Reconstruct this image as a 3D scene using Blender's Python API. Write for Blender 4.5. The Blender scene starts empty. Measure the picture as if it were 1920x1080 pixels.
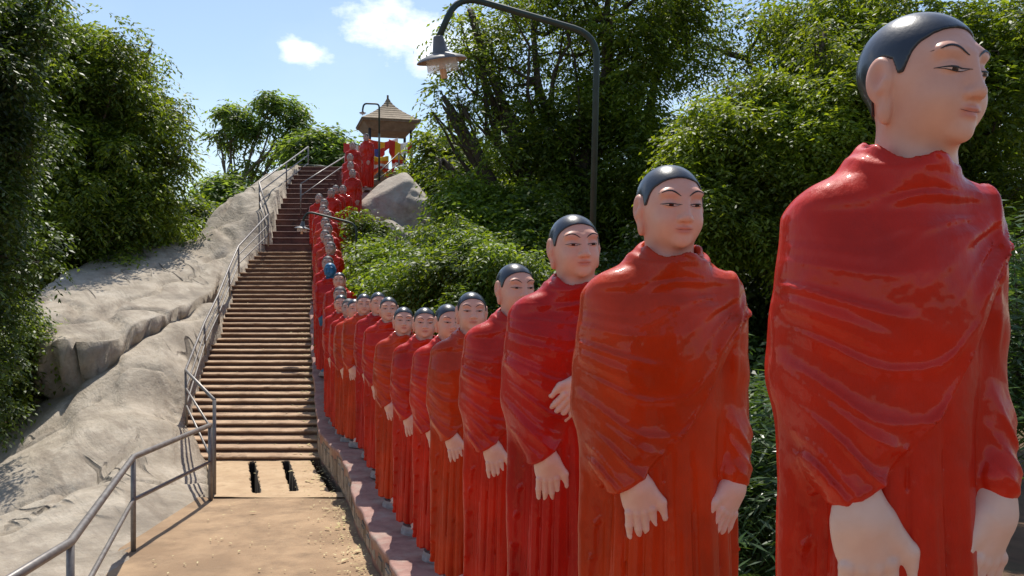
import bpy, math, random
import numpy as np
from mathutils import Vector, Matrix
R = math.radians
E = 2.5                       # eye height above the foot of the stairs
sc = bpy.context.scene
col = sc.collection

# ------------------------------------------------------------------ camera, sky, sun, exposure
cam = bpy.data.objects.new('camera', bpy.data.cameras.new('camera'))
col.objects.link(cam); sc.camera = cam
cam.location = (0, 0, E); cam.rotation_euler = (R(90), 0, 0)
cam.data.sensor_width = 36; cam.data.lens = 30
cam.data.clip_start = 0.05; cam.data.clip_end = 3000

SUN_EL, SUN_AZ = 62.0, -5.0   # azimuth measured from +Y towards +X
world = bpy.data.worlds.new('World'); sc.world = world; world.use_nodes = True
def build_world():
    nt = world.node_tree; N = nt.nodes; L = nt.links
    N.clear()
    out = N.new('ShaderNodeOutputWorld'); bg = N.new('ShaderNodeBackground')
    sky = N.new('ShaderNodeTexSky'); sky.sky_type = 'NISHITA'; sky.sun_disc = False
    sky.sun_elevation = R(SUN_EL); sky.sun_rotation = R(SUN_AZ)
    sky.air_density = 1.1; sky.dust_density = .7; sky.ozone_density = 1.6
    bg.inputs['Strength'].default_value = 0.13
    tc = N.new('ShaderNodeTexCoord'); sep = N.new('ShaderNodeSeparateXYZ')
    L.new(tc.outputs['Generated'], sep.inputs[0])
    def m(op, a, b=None, c=None, clamp=False):
        n = N.new('ShaderNodeMath'); n.operation = op; n.use_clamp = clamp
        for i, v in enumerate((a, b, c)):
            if v is None: continue
            if isinstance(v, (int, float)): n.inputs[i].default_value = v
            else: L.new(v, n.inputs[i])
        return n.outputs[0]
    y = m('MAXIMUM', sep.outputs[1], 0.02)
    u = m('DIVIDE', sep.outputs[0], y); v = m('DIVIDE', sep.outputs[2], y)
    nz = N.new('ShaderNodeTexNoise'); nz.inputs['Scale'].default_value = 13; nz.inputs['Detail'].default_value = 8; nz.inputs['Roughness'].default_value = .62
    cmb = N.new('ShaderNodeCombineXYZ'); L.new(u, cmb.inputs[0]); L.new(m('MULTIPLY', v, 1.5), cmb.inputs[1])
    L.new(cmb.outputs[0], nz.inputs['Vector'])
    total = None
    for (cu, cv, ru, rv, sh) in ((-.125, .298, .078, .045, -.15), (-.095, .278, .05, .045, 0), (-.03, .29, .05, .03, 0), (-.25, .279, .042, .02, -.25), (.6, .9, .5, .2, 0), (-1.2, .7, .5, .2, 0)):
        du = m('SUBTRACT', u, cu); dv = m('ADD', m('SUBTRACT', v, cv), m('MULTIPLY', du, -sh))
        r2 = m('ADD', m('POWER', m('ABSOLUTE', m('DIVIDE', du, ru)), 2), m('POWER', m('ABSOLUTE', m('DIVIDE', dv, rv)), 2))
        k = m('SUBTRACT', 1, r2)
        total = k if total is None else m('MAXIMUM', total, k)
    t = m('ADD', m('MAXIMUM', total, -1.5), m('MULTIPLY', m('SUBTRACT', nz.outputs[0], .52), 4.2))
    mask = m('MULTIPLY', t, .9, clamp=True)
    mask = m('MULTIPLY', mask, .9)
    # faint veil of high thin cloud
    nz2 = N.new('ShaderNodeTexNoise'); nz2.inputs['Scale'].default_value = 3; nz2.inputs['Detail'].default_value = 5
    L.new(cmb.outputs[0], nz2.inputs['Vector'])
    veil = m('MULTIPLY', m('SUBTRACT', nz2.outputs[0], .42, clamp=True), .35)
    mask = m('MAXIMUM', mask, veil)
    mix = N.new('ShaderNodeMix'); mix.data_type = 'RGBA'
    L.new(mask, mix.inputs['Factor']); L.new(sky.outputs[0], mix.inputs['A']); mix.inputs['B'].default_value = (9.5, 9.8, 10.2, 1)
    L.new(mix.outputs['Result'], bg.inputs['Color']); L.new(bg.outputs[0], out.inputs[0])
build_world()
sun = bpy.data.objects.new('sun', bpy.data.lights.new('sun', 'SUN')); col.objects.link(sun)
sun.data.energy = 4.6; sun.data.angle = R(.5); sun.data.color = (1, .95, .86)
el, az = R(SUN_EL), R(SUN_AZ)
sdir = Vector((math.sin(az)*math.cos(el), math.cos(az)*math.cos(el), math.sin(el)))
sun.rotation_euler = sdir.to_track_quat('Z', 'Y').to_euler()
sc.view_settings.view_transform = 'Standard'; sc.view_settings.look = 'None'
sc.view_settings.exposure = 0.24; sc.view_settings.gamma = 1
sc.cycles.max_bounces = 6; sc.cycles.transparent_max_bounces = 6

# ------------------------------------------------------------------ helpers
def P(px, py, D):
    return np.array(((px-960)/1600*D, D, E+(540-py)/1600*D))
def tag(o, label=None, cat=None, group=None, kind=None):
    if label: o['label'] = label
    if cat: o['category'] = cat
    if group: o['group'] = group
    if kind: o['kind'] = kind
    return o
def empty(name, loc=(0, 0, 0), rz=0):
    o = bpy.data.objects.new(name, None); o.empty_display_size = .2
    o.location = loc; o.rotation_euler = (0, 0, rz); col.objects.link(o); return o
def mesh_np(name, V, F, mats, parent=None, smooth=True, midx=None):
    me = bpy.data.meshes.new(name)
    V = np.asarray(V, dtype=np.float32); F = np.asarray(F, dtype=np.int32)
    me.vertices.add(len(V)); me.vertices.foreach_set('co', V.ravel())
    k = F.shape[1]
    me.loops.add(F.size); me.loops.foreach_set('vertex_index', F.ravel())
    me.polygons.add(len(F)); me.polygons.foreach_set('loop_start', np.arange(0, F.size, k, dtype=np.int32))
    me.polygons.foreach_set('loop_total', np.full(len(F), k, dtype=np.int32))
    if smooth: me.polygons.foreach_set('use_smooth', np.ones(len(F), dtype=bool))
    if not isinstance(mats, (list, tuple)): mats = [mats]
    for m_ in mats: me.materials.append(m_)
    if midx is not None: me.polygons.foreach_set('material_index', np.asarray(midx, dtype=np.int32))
    me.update(calc_edges=True); me.validate()
    o = bpy.data.objects.new(name, me); col.objects.link(o)
    if parent is not None: o.parent = parent
    return o
class MB:
    def __init__(s): s.v = []; s.f = []; s.m = []; s.cur = 0
    def add(s, vs, fs):
        b = len(s.v); s.v += [tuple(v) for v in vs]
        for f in fs: s.f.append([b+i for i in f]); s.m.append(s.cur)
    def box(s, c, h, rot=None):
        vs = [Vector((x*h[0], y*h[1], z*h[2])) for x in (-1, 1) for y in (-1, 1) for z in (-1, 1)]
        if rot is not None: vs = [rot @ v for v in vs]
        vs = [v+Vector(c) for v in vs]
        s.add(vs, [(0, 1, 3, 2), (4, 6, 7, 5), (0, 4, 5, 1), (2, 3, 7, 6), (0, 2, 6, 4), (1, 5, 7, 3)])
    def tube(s, pts, r, n=10, closed_ends=True):
        pts = [Vector(p) for p in pts]
        if not isinstance(r, (list, tuple)): r = [r]*len(pts)
        rings = []
        t0 = (pts[1]-pts[0]).normalized()
        u = t0.orthogonal().normalized()
        b = len(s.v)
        for i, p in enumerate(pts):
            if i == 0: t = t0
            elif i == len(pts)-1: t = (pts[i]-pts[i-1]).normalized()
            else: t = ((pts[i+1]-p).normalized()+(p-pts[i-1]).normalized()).normalized()
            u = (u-t*u.dot(t)).normalized(); w = t.cross(u)
            for k in range(n):
                a = 2*math.pi*k/n
                s.v.append(tuple(p+(u*math.cos(a)+w*math.sin(a))*r[i]))
        for i in range(len(pts)-1):
            for k in range(n):
                a0 = b+i*n+k; a1 = b+i*n+(k+1) % n
                s.f.append([a0, a1, a1+n, a0+n]); s.m.append(s.cur)
        if closed_ends:
            s.f.append([b+k for k in range(n)][::-1]); s.m.append(s.cur)
            e = b+(len(pts)-1)*n
            s.f.append([e+k for k in range(n)]); s.m.append(s.cur)
    def lathe(s, c, prof, n=24, M=None):
        b = len(s.v)
        for (r, z) in prof:
            for k in range(n):
                a = 2*math.pi*k/n; v = Vector((r*math.cos(a), r*math.sin(a), z))
                if M is not None: v = M @ v
                s.v.append(tuple(v+Vector(c)))
        for i in range(len(prof)-1):
            for k in range(n):
                a0 = b+i*n+k; a1 = b+i*n+(k+1) % n
                s.f.append([a0, a1, a1+n, a0+n]); s.m.append(s.cur)
    def build(s, name, mats, parent=None, smooth=False, bevel=0):
        me = bpy.data.meshes.new(name); me.from_pydata(s.v, [], s.f)
        if not isinstance(mats, (list, tuple)): mats = [mats]
        for m_ in mats: me.materials.append(m_)
        me.polygons.foreach_set('material_index', s.m)
        me.polygons.foreach_set('use_smooth', [smooth]*len(s.f)); me.update()
        o = bpy.data.objects.new(name, me); col.objects.link(o)
        if parent is not None: o.parent = parent
        if bevel:
            md = o.modifiers.new('bevel', 'BEVEL'); md.width = bevel; md.segments = 2; md.limit_method = 'ANGLE'
        return o

# ------------------------------------------------------------------ numpy noise
def hash3(i, j, k, seed=0):
    n = (i*374761393 + j*668265263 + k*2147483647 % 1274126177 + seed*974634777) & 0xffffffff
    n = ((n ^ (n >> 13))*1274126177) & 0xffffffff
    n = ((n ^ (n >> 16))*2246822519) & 0xffffffff
    return ((n ^ (n >> 15)) & 0xffff)/65535.0
def vnoise(x, y, z, seed=0):
    xi, yi, zi = np.floor(x), np.floor(y), np.floor(z)
    fx, fy, fz = x-xi, y-yi, z-zi
    fx, fy, fz = [f*f*(3-2*f) for f in (fx, fy, fz)]
    xi, yi, zi = [a.astype(np.int64) for a in (xi, yi, zi)]
    r = 0
    for dx in (0, 1):
        for dy in (0, 1):
            for dz in (0, 1):
                w = (fx if dx else 1-fx)*(fy if dy else 1-fy)*(fz if dz else 1-fz)
                r = r + w*hash3(xi+dx, yi+dy, zi+dz, seed)
    return r*2-1
def fbm(x, y, z, o=4, seed=0):
    r = 0; a = 1; t = 0
    for q in range(o):
        r = r+a*vnoise(x*2**q, y*2**q, z*2**q, seed+q); t += a; a *= .5
    return r/t
def sstep(a, b, x):
    t = np.clip((x-a)/(b-a), 0, 1); return t*t*(3-2*t)

# ------------------------------------------------------------------ materials
def mat(name, c1, c2=None, rough=.6, scale=5., detail=5, bump=0., bscale=None, coat=0., spec=.5, metal=0., c3=None, s3=1.5, t3=(.5, .7), stretch=None, bdist=.02, coords='Object', trans=0.):
    m = bpy.data.materials.new(name); m.use_nodes = True
    nt = m.node_tree; N = nt.nodes; L = nt.links
    b = N['Principled BSDF']
    b.inputs['Roughness'].default_value = rough; b.inputs['Metallic'].default_value = metal
    b.inputs['Specular IOR Level'].default_value = spec
    if coat:
        b.inputs['Coat Weight'].default_value = coat; b.inputs['Coat Roughness'].default_value = .12
    tc = N.new('ShaderNodeTexCoord'); vec = tc.outputs[coords]
    if stretch:
        mp = N.new('ShaderNodeMapping'); mp.inputs['Scale'].default_value = stretch[0]; mp.inputs['Rotation'].default_value = stretch[1]
        L.new(vec, mp.inputs[0]); vec = mp.outputs[0]
    colr = None
    if c2 is not None:
        nz = N.new('ShaderNodeTexNoise'); nz.inputs['Scale'].default_value = scale; nz.inputs['Detail'].default_value = detail; nz.inputs['Roughness'].default_value = .6
        L.new(vec, nz.inputs['Vector'])
        rp = N.new('ShaderNodeValToRGB'); rp.color_ramp.elements[0].position = .36; rp.color_ramp.elements[1].position = .64
        rp.color_ramp.elements[0].color = (*c1, 1); rp.color_ramp.elements[1].color = (*c2, 1)
        L.new(nz.outputs[0], rp.inputs[0]); colr = rp.outputs[0]
        if c3 is not None:
            n3 = N.new('ShaderNodeTexNoise'); n3.inputs['Scale'].default_value = s3; n3.inputs['Detail'].default_value = 7; n3.inputs['Roughness'].default_value = .65
            L.new(vec, n3.inputs['Vector'])
            r3 = N.new('ShaderNodeValToRGB'); r3.color_ramp.elements[0].position = t3[0]; r3.color_ramp.elements[1].position = t3[1]
            L.new(n3.outputs[0], r3.inputs[0])
            mx = N.new('ShaderNodeMix'); mx.data_type = 'RGBA'
            L.new(r3.outputs[0], mx.inputs['Factor']); L.new(colr, mx.inputs['A']); mx.inputs['B'].default_value = (*c3, 1)
            colr = mx.outputs['Result']
        L.new(colr, b.inputs['Base Color'])
    else: b.inputs['Base Color'].default_value = (*c1, 1)
    if bump:
        n2 = N.new('ShaderNodeTexNoise'); n2.inputs['Scale'].default_value = bscale or scale*3; n2.inputs['Detail'].default_value = 6; n2.inputs['Roughness'].default_value = .6
        L.new(vec, n2.inputs['Vector'])
        bp = N.new('ShaderNodeBump'); bp.inputs['Strength'].default_value = bump; bp.inputs['Distance'].default_value = bdist
        L.new(n2.outputs[0], bp.inputs['Height']); L.new(bp.outputs[0], b.inputs['Normal'])
    return m

def leaf_mat(name, dark, light, tip, rough=.5, trans=.35, yellow=None):
    m = bpy.data.materials.new(name); m.use_nodes = True
    nt = m.node_tree; N = nt.nodes; L = nt.links
    b = N['Principled BSDF']; out = N['Material Output']
    b.inputs['Roughness'].default_value = rough; b.inputs['Specular IOR Level'].default_value = .55
    g = N.new('ShaderNodeNewGeometry')
    rp = N.new('ShaderNodeValToRGB'); e = rp.color_ramp.elements
    e[0].color = (*dark, 1); e[1].color = (*tip, 1); e[1].position = .97
    x = e.new(.6); x.color = (*light, 1)
    L.new(g.outputs['Random Per Island'], rp.inputs[0])
    nz = N.new('ShaderNodeTexNoise'); nz.inputs['Scale'].default_value = .9; nz.inputs['Detail'].default_value = 3
    tc = N.new('ShaderNodeTexCoord'); L.new(tc.outputs['Object'], nz.inputs['Vector'])
    mr = N.new('ShaderNodeMapRange'); mr.inputs[1].default_value = .35; mr.inputs[2].default_value = .65; mr.inputs[3].default_value = .6; mr.inputs[4].default_value = 1.3
    L.new(nz.outputs[0], mr.inputs[0])
    mx = N.new('ShaderNodeVectorMath'); mx.operation = 'SCALE'
    L.new(rp.outputs[0], mx.inputs[0]); L.new(mr.outputs[0], mx.inputs['Scale'])
    L.new(mx.outputs[0], b.inputs['Base Color'])
    tr = N.new('ShaderNodeBsdfTranslucent')
    m2 = N.new('ShaderNodeVectorMath'); m2.operation = 'MULTIPLY'; m2.inputs[1].default_value = (1.9, 1.7, .55)
    L.new(mx.outputs[0], m2.inputs[0]); L.new(m2.outputs[0], tr.inputs['Color'])
    ms = N.new('ShaderNodeMixShader'); ms.inputs[0].default_value = trans
    L.new(b.outputs[0], ms.inputs[1]); L.new(tr.outputs[0], ms.inputs[2]); L.new(ms.outputs[0], out.inputs['Surface'])
    return m

def robe_mat(name, base, dusty, lit):
    m = bpy.data.materials.new(name); m.use_nodes = True
    nt = m.node_tree; N = nt.nodes; L = nt.links
    b = N['Principled BSDF']
    b.inputs['Specular IOR Level'].default_value = .12
    b.inputs['Coat Weight'].default_value = .38; b.inputs['Coat Roughness'].default_value = .08
    tc = N.new('ShaderNodeTexCoord')
    oi = N.new('ShaderNodeObjectInfo'); om = N.new('ShaderNodeMath'); om.operation = 'MULTIPLY'; om.inputs[1].default_value = 40
    L.new(oi.outputs['Random'], om.inputs[0]); ofs = N.new('ShaderNodeVectorMath'); ofs.operation = 'ADD'
    L.new(tc.outputs['Object'], ofs.inputs[0]); L.new(om.outputs[0], ofs.inputs[1])
    def noise(scale, det, sc3=(1, 1, 1), rough=.6):
        mp = N.new('ShaderNodeMapping'); mp.inputs['Scale'].default_value = sc3; L.new(ofs.outputs[0], mp.inputs[0])
        n = N.new('ShaderNodeTexNoise'); n.inputs['Scale'].default_value = scale; n.inputs['Detail'].default_value = det; n.inputs['Roughness'].default_value = rough
        L.new(mp.outputs[0], n.inputs['Vector']); return n.outputs[0]
    def ramp(src, a, b_, ca=(0, 0, 0, 1), cb=(1, 1, 1, 1)):
        r = N.new('ShaderNodeValToRGB'); r.color_ramp.elements[0].position = a; r.color_ramp.elements[1].position = b_
        r.color_ramp.elements[0].color = ca; r.color_ramp.elements[1].color = cb; L.new(src, r.inputs[0]); return r.outputs[0]
    c = ramp(noise(4, 6), .35, .65, (*[v*.8 for v in base], 1), (*[v*1.15 for v in base], 1))
    w = ramp(noise(9, 9, (1, 1, .35), .75), .6, .8)
    sc_ = N.new('ShaderNodeMath'); sc_.operation = 'MULTIPLY'; sc_.inputs[1].default_value = .22; L.new(w, sc_.inputs[0])
    mx = N.new('ShaderNodeMix'); mx.data_type = 'RGBA'; L.new(sc_.outputs[0], mx.inputs['Factor']); L.new(c, mx.inputs['A']); mx.inputs['B'].default_value = (*dusty, 1)
    c = mx.outputs['Result']
    # worn streaks
    s = ramp(noise(30, 6, (1, 1, .12), .7), .66, .74)
    s2 = N.new('ShaderNodeMath'); s2.operation = 'MULTIPLY'; L.new(s, s2.inputs[0]); L.new(ramp(noise(2.2, 3), .52, .66), s2.inputs[1])
    s3 = N.new('ShaderNodeMath'); s3.operation = 'MULTIPLY'; s3.inputs[1].default_value = .5; L.new(s2.outputs[0], s3.inputs[0])
    mx = N.new('ShaderNodeMix'); mx.data_type = 'RGBA'; L.new(s3.outputs[0], mx.inputs['Factor']); L.new(c, mx.inputs['A']); mx.inputs['B'].default_value = (*lit, 1)
    ch = ramp(noise(26, 9, (1, 1, .7), .8), .70, .735)
    mc = N.new('ShaderNodeMix'); mc.data_type = 'RGBA'; L.new(ch, mc.inputs['Factor']); L.new(mx.outputs['Result'], mc.inputs['A']); mc.inputs['B'].default_value = (.30, .17, .12, 1)
    gr = ramp(noise(3.2, 8, (1, 1, .5), .7), .55, .75)
    gm = N.new('ShaderNodeMath'); gm.operation = 'MULTIPLY'; gm.inputs[1].default_value = .5; L.new(gr, gm.inputs[0])
    mg = N.new('ShaderNodeMix'); mg.data_type = 'RGBA'; L.new(gm.outputs[0], mg.inputs['Factor']); L.new(mc.outputs['Result'], mg.inputs['A']); mg.inputs['B'].default_value = (*[v*.45 for v in base], 1)
    L.new(mg.outputs['Result'], b.inputs['Base Color'])
    rr = N.new('ShaderNodeMapRange'); rr.inputs[3].default_value = .3; rr.inputs[4].default_value = .55; L.new(noise(7, 5), rr.inputs[0]); L.new(rr.outputs[0], b.inputs['Roughness'])
    bp = N.new('ShaderNodeBump'); bp.inputs['Strength'].default_value = .6; bp.inputs['Distance'].default_value = .004; L.new(noise(34, 7, (1.3, 1.3, .45), .7), bp.inputs['Height'])
    bp2 = N.new('ShaderNodeBump'); bp2.inputs['Strength'].default_value = .45; bp2.inputs['Distance'].default_value = .014; L.new(noise(8, 3), bp2.inputs['Height']); L.new(bp2.outputs[0], bp.inputs['Normal'])
    L.new(bp.outputs[0], b.inputs['Normal'])
    L.new(bp2.outputs[0], b.inputs['Coat Normal'])
    return m

def skin_mat(name, a, b_, lips):
    m = mat(name, a, b_, rough=.42, scale=6, bump=.25, bscale=45, bdist=.003, spec=.4)
    nt = m.node_tree; N = nt.nodes; L = nt.links; b = N['Principled BSDF']
    at = N.new('ShaderNodeAttribute'); at.attribute_name = 'paint'
    old = b.inputs['Base Color'].links[0].from_socket
    mx = N.new('ShaderNodeMix'); mx.data_type = 'RGBA'; L.new(at.outputs['Fac'], mx.inputs['Factor']); L.new(old, mx.inputs['A']); mx.inputs['B'].default_value = (*lips, 1)
    L.new(mx.outputs['Result'], b.inputs['Base Color'])
    return m

M = {}
M['robe'] = robe_mat('red enamel', (.52, .018, .004), (.50, .05, .022), (.66, .15, .06))
M['robe_orange'] = robe_mat('orange red enamel', (.51, .038, .004), (.50, .07, .022), (.66, .17, .06))
M['robe_crimson'] = robe_mat('crimson enamel', (.45, .011, .005), (.46, .04, .025), (.6, .12, .06))
M['skin'] = skin_mat('skin paint', (.66, .33, .235), (.76, .42, .31), (.56, .15, .11))
M['skin_pale'] = skin_mat('faded skin paint', (.46, .29, .235), (.54, .36, .30), (.45, .2, .18))
M['skin_hand'] = skin_mat('hand paint', (.64, .39, .30), (.76, .50, .40), (.58, .2, .16))
M['blue'] = skin_mat('blue paint', (.02, .12, .24), (.03, .17, .32), (.02, .1, .2))
M['hair'] = mat('black hair paint', (.008, .011, .019), (.016, .021, .033), rough=.34, scale=8, bump=.3, bscale=40, bdist=.003, coat=.4)
M['hair_grey'] = mat('faded hair paint', (.028, .028, .034), (.065, .06, .066), rough=.6, scale=8, bump=.3, bscale=40, bdist=.003)
M['line'] = mat('brow paint', (.012, .006, .006), rough=.4)
M['sclera'] = mat('eye white', (.62, .40, .34), rough=.3)
M['iris'] = mat('iris paint', (.03, .012, .008), rough=.2)
M['mouth'] = mat('mouth paint', (.22, .05, .04), rough=.5)
M['footblock'] = mat('pale plinth paint', (.28, .24, .23), (.42, .37, .35), rough=.8, scale=12, bump=.4)
M['ledge'] = mat('pink concrete', (.25, .13, .105), (.37, .21, .17), rough=.85, scale=7, bump=.4, bscale=25, c3=(.36, .28, .23), s3=4)
M['wall'] = mat('mossy concrete', (.16, .115, .08), (.27, .2, .14), rough=.9, scale=6, bump=.6, bscale=30, c3=(.07, .06, .045), s3=3)
M['tile'] = mat('stone panel', (.26, .2, .15), (.36, .29, .22), rough=.85, scale=9, bump=.5, bscale=35, c3=(.12, .1, .07), s3=5)
M['path'] = mat('sandy concrete', (.27, .175, .10), (.43, .29, .17), rough=.95, scale=1.3, detail=8, bump=.7, bscale=60, bdist=.01, c3=(.22, .145, .085), s3=3.5, t3=(.46, .72))
M['cutrock'] = mat('cut rock floor', (.42, .285, .165), (.52, .375, .23), rough=.95, scale=2, detail=8, bump=.6, bscale=18, c3=(.36, .24, .14), s3=5)
M['step'] = mat('brown step', (.36, .235, .145), (.50, .345, .22), rough=.9, scale=3, detail=8, bump=.5, bscale=30, c3=(.17, .10, .06), s3=4)
M['riser'] = mat('stained riser', (.10, .05, .03), (.17, .09, .055), rough=.9, scale=4, bump=.5, bscale=30)  # riser faces a darker, redder brown than the treads
M['damp'] = mat('damp soil', (.02, .014, .01), (.035, .025, .018), rough=.9, scale=8)  # near-black colour that paints shade into the floor slots
M['step_dark'] = mat('dark step', (.10, .04, .03), (.16, .075, .055), rough=.8, scale=3, detail=8, bump=.5, bscale=30, c3=(.06, .03, .025), s3=4)
M['nosing'] = mat('worn step edge', (.40, .26, .16), (.52, .36, .24), rough=.9, scale=6, bump=.4)
M['metal'] = mat('galvanised rail', (.16, .14, .13), (.24, .22, .2), rough=.45, scale=15, metal=.35, bump=.15, bscale=80, bdist=.002)
M['pole'] = mat('dark green pole', (.012, .028, .02), (.02, .04, .03), rough=.5, scale=10)
M['lampmetal'] = mat('grey lamp metal', (.09, .09, .095), (.13, .13, .135), rough=.5, scale=10)
M['lampunder'] = mat('rusty lamp shade underside', (.27, .19, .15), (.34, .26, .21), rough=.6, scale=10)
M['bulb'] = mat('lamp tube', (.65, .45, .3), rough=.3)
M['bark'] = mat('bark', (.045, .035, .025), (.09, .07, .05), rough=.95, scale=6, bump=.8, bscale=20)
M['bark_pale'] = mat('pale bark', (.16, .13, .1), (.25, .2, .16), rough=.95, scale=6, bump=.5, bscale=20)
def rock_mat():
    m = bpy.data.materials.new('granite'); m.use_nodes = True
    nt = m.node_tree; N = nt.nodes; L = nt.links; b = N['Principled BSDF']; b.inputs['Roughness'].default_value = .93
    tc = N.new('ShaderNodeTexCoord')
    def noise(scale, det, s3, rz=0., rough=.6, dist=0.):
        mp = N.new('ShaderNodeMapping'); mp.inputs['Scale'].default_value = s3
        mr = N.new('ShaderNodeMapping'); mr.inputs['Rotation'].default_value = (0, 0, rz)
        L.new(tc.outputs['Object'], mr.inputs[0]); L.new(mr.outputs[0], mp.inputs[0])
        n = N.new('ShaderNodeTexNoise'); n.inputs['Scale'].default_value = scale; n.inputs['Detail'].default_value = det; n.inputs['Roughness'].default_value = rough; n.inputs['Distortion'].default_value = dist
        L.new(mp.outputs[0], n.inputs['Vector']); return n.outputs[0]
    def ramp(src, pts):
        r = N.new('ShaderNodeValToRGB'); e = r.color_ramp.elements
        while len(e) < len(pts): e.new(.5)
        for k, (p_, c) in enumerate(pts): e[k].position = p_; e[k].color = (c, c, c, 1) if isinstance(c, (int, float)) else (*c, 1)
        L.new(src, r.inputs[0]); return r.outputs[0]
    def mix(f, a, c):
        x = N.new('ShaderNodeMix'); x.data_type = 'RGBA'; L.new(f, x.inputs['Factor']); L.new(a, x.inputs['A']); x.inputs['B'].default_value = (*c, 1); return x.outputs['Result']
    def mul(a, k):
        x = N.new('ShaderNodeMath'); x.operation = 'MULTIPLY'; L.new(a, x.inputs[0])
        if isinstance(k, (int, float)): x.inputs[1].default_value = k
        else: L.new(k, x.inputs[1])
        return x.outputs[0]
    base = ramp(noise(1.6, 12, (1, 1, 1), 0, .68), [(.32, (.30, .25, .19)), (.5, (.43, .365, .285)), (.68, (.54, .47, .38))])
    streak = ramp(noise(1.7, 9, (.28, 1.9, 1.2), R(52), .66, .6), [(.50, 0.), (.66, 1.)])
    c = mix(mul(streak, .62), base, (.20, .155, .115))
    stain = ramp(noise(.42, 10, (1, 1, 1), 0, .68), [(.50, 0.), (.64, 1.)])
    c = mix(mul(stain, .62), c, (.15, .125, .10))
    ck = noise(.55, 3, (.3, 1.6, 1), R(50), .5, .25)
    ckr = ramp(ck, [(.489, 0.), (.498, 1.), (.502, 1.), (.511, 0.)])
    gate = ramp(noise(.5, 2, (1, 1, 1), .4), [(.54, 0.), (.62, 1.)])
    ckm = mul(ckr, gate)
    c = mix(mul(ckm, .7), c, (.06, .045, .032))
    fine = ramp(noise(15, 8, (1, 1, 1), 0, .8), [(.38, 0.), (.66, 1.)])
    c = mix(mul(fine, .38), c, (.22, .18, .13))
    L.new(c, b.inputs['Base Color'])
    prev = None
    for src, st_, di in ((noise(1.3, 10, (.35, 1.6, 1), R(52), .65, .5), .8, .11), (noise(9, 8, (1, 1, 1), 0, .7), .9, .03), (ckm, 1., -.06)):
        bp = N.new('ShaderNodeBump'); bp.inputs['Strength'].default_value = st_; bp.inputs['Distance'].default_value = abs(di); bp.invert = di < 0
        L.new(src, bp.inputs['Height'])
        if prev: L.new(prev, bp.inputs['Normal'])
        prev = bp.outputs[0]
    L.new(prev, b.inputs['Normal'])
    return m
M['rock'] = rock_mat()
M['rock_grey'] = mat('grey granite', (.27, .23, .19), (.40, .35, .29), rough=.93, scale=1.0, detail=12, bump=1.0, bscale=2.4, bdist=.06, c3=(.13, .115, .095), s3=1.4)
M['rock_pale'] = mat('pale granite', (.34, .29, .23), (.50, .44, .36), rough=.93, scale=1.0, detail=12, bump=1.0, bscale=2.4, bdist=.08, c3=(.19, .165, .135), s3=1.2)
M['ground'] = mat('earth', (.09, .05, .028), (.16, .09, .05), rough=1, scale=1.5, detail=8, bump=.6, c3=(.06, .07, .03), s3=1)
M['rooftile'] = mat('roof tile', (.17, .12, .07), (.27, .2, .125), rough=.8, scale=6, bump=.3)
M['roofwood'] = mat('brown soffit', (.17, .12, .085), (.24, .18, .13), rough=.8, scale=5)
M['darkwood'] = mat('dark pillar', (.025, .02, .02), (.05, .04, .035), rough=.6)
M['fl_red'] = mat('red cloth', (.55, .03, .015), rough=.8)
M['fl_orange'] = mat('orange cloth', (.75, .16, .02), rough=.8)
M['fl_yellow'] = mat('yellow cloth', (.8, .5, .02), rough=.8)
M['fl_white'] = mat('white cloth', (.75, .7, .66), rough=.8)
M['fl_blue'] = mat('blue cloth', (.05, .08, .35), rough=.8)
M['deadleaf'] = mat('dry leaf', (.42, .33, .15), (.58, .50, .28), rough=.9, scale=3)
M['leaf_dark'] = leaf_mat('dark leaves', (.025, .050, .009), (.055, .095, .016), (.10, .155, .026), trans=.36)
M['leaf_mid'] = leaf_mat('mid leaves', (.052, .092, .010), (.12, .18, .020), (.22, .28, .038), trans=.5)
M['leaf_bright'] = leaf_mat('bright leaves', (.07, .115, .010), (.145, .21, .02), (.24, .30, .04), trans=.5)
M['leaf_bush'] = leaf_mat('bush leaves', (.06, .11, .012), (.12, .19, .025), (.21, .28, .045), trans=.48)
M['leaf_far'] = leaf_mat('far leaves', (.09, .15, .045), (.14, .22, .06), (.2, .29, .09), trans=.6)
M['leaf_pale'] = leaf_mat('big glossy leaves', (.04, .09, .02), (.08, .15, .04), (.13, .21, .07), trans=.3, rough=.3)

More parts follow.
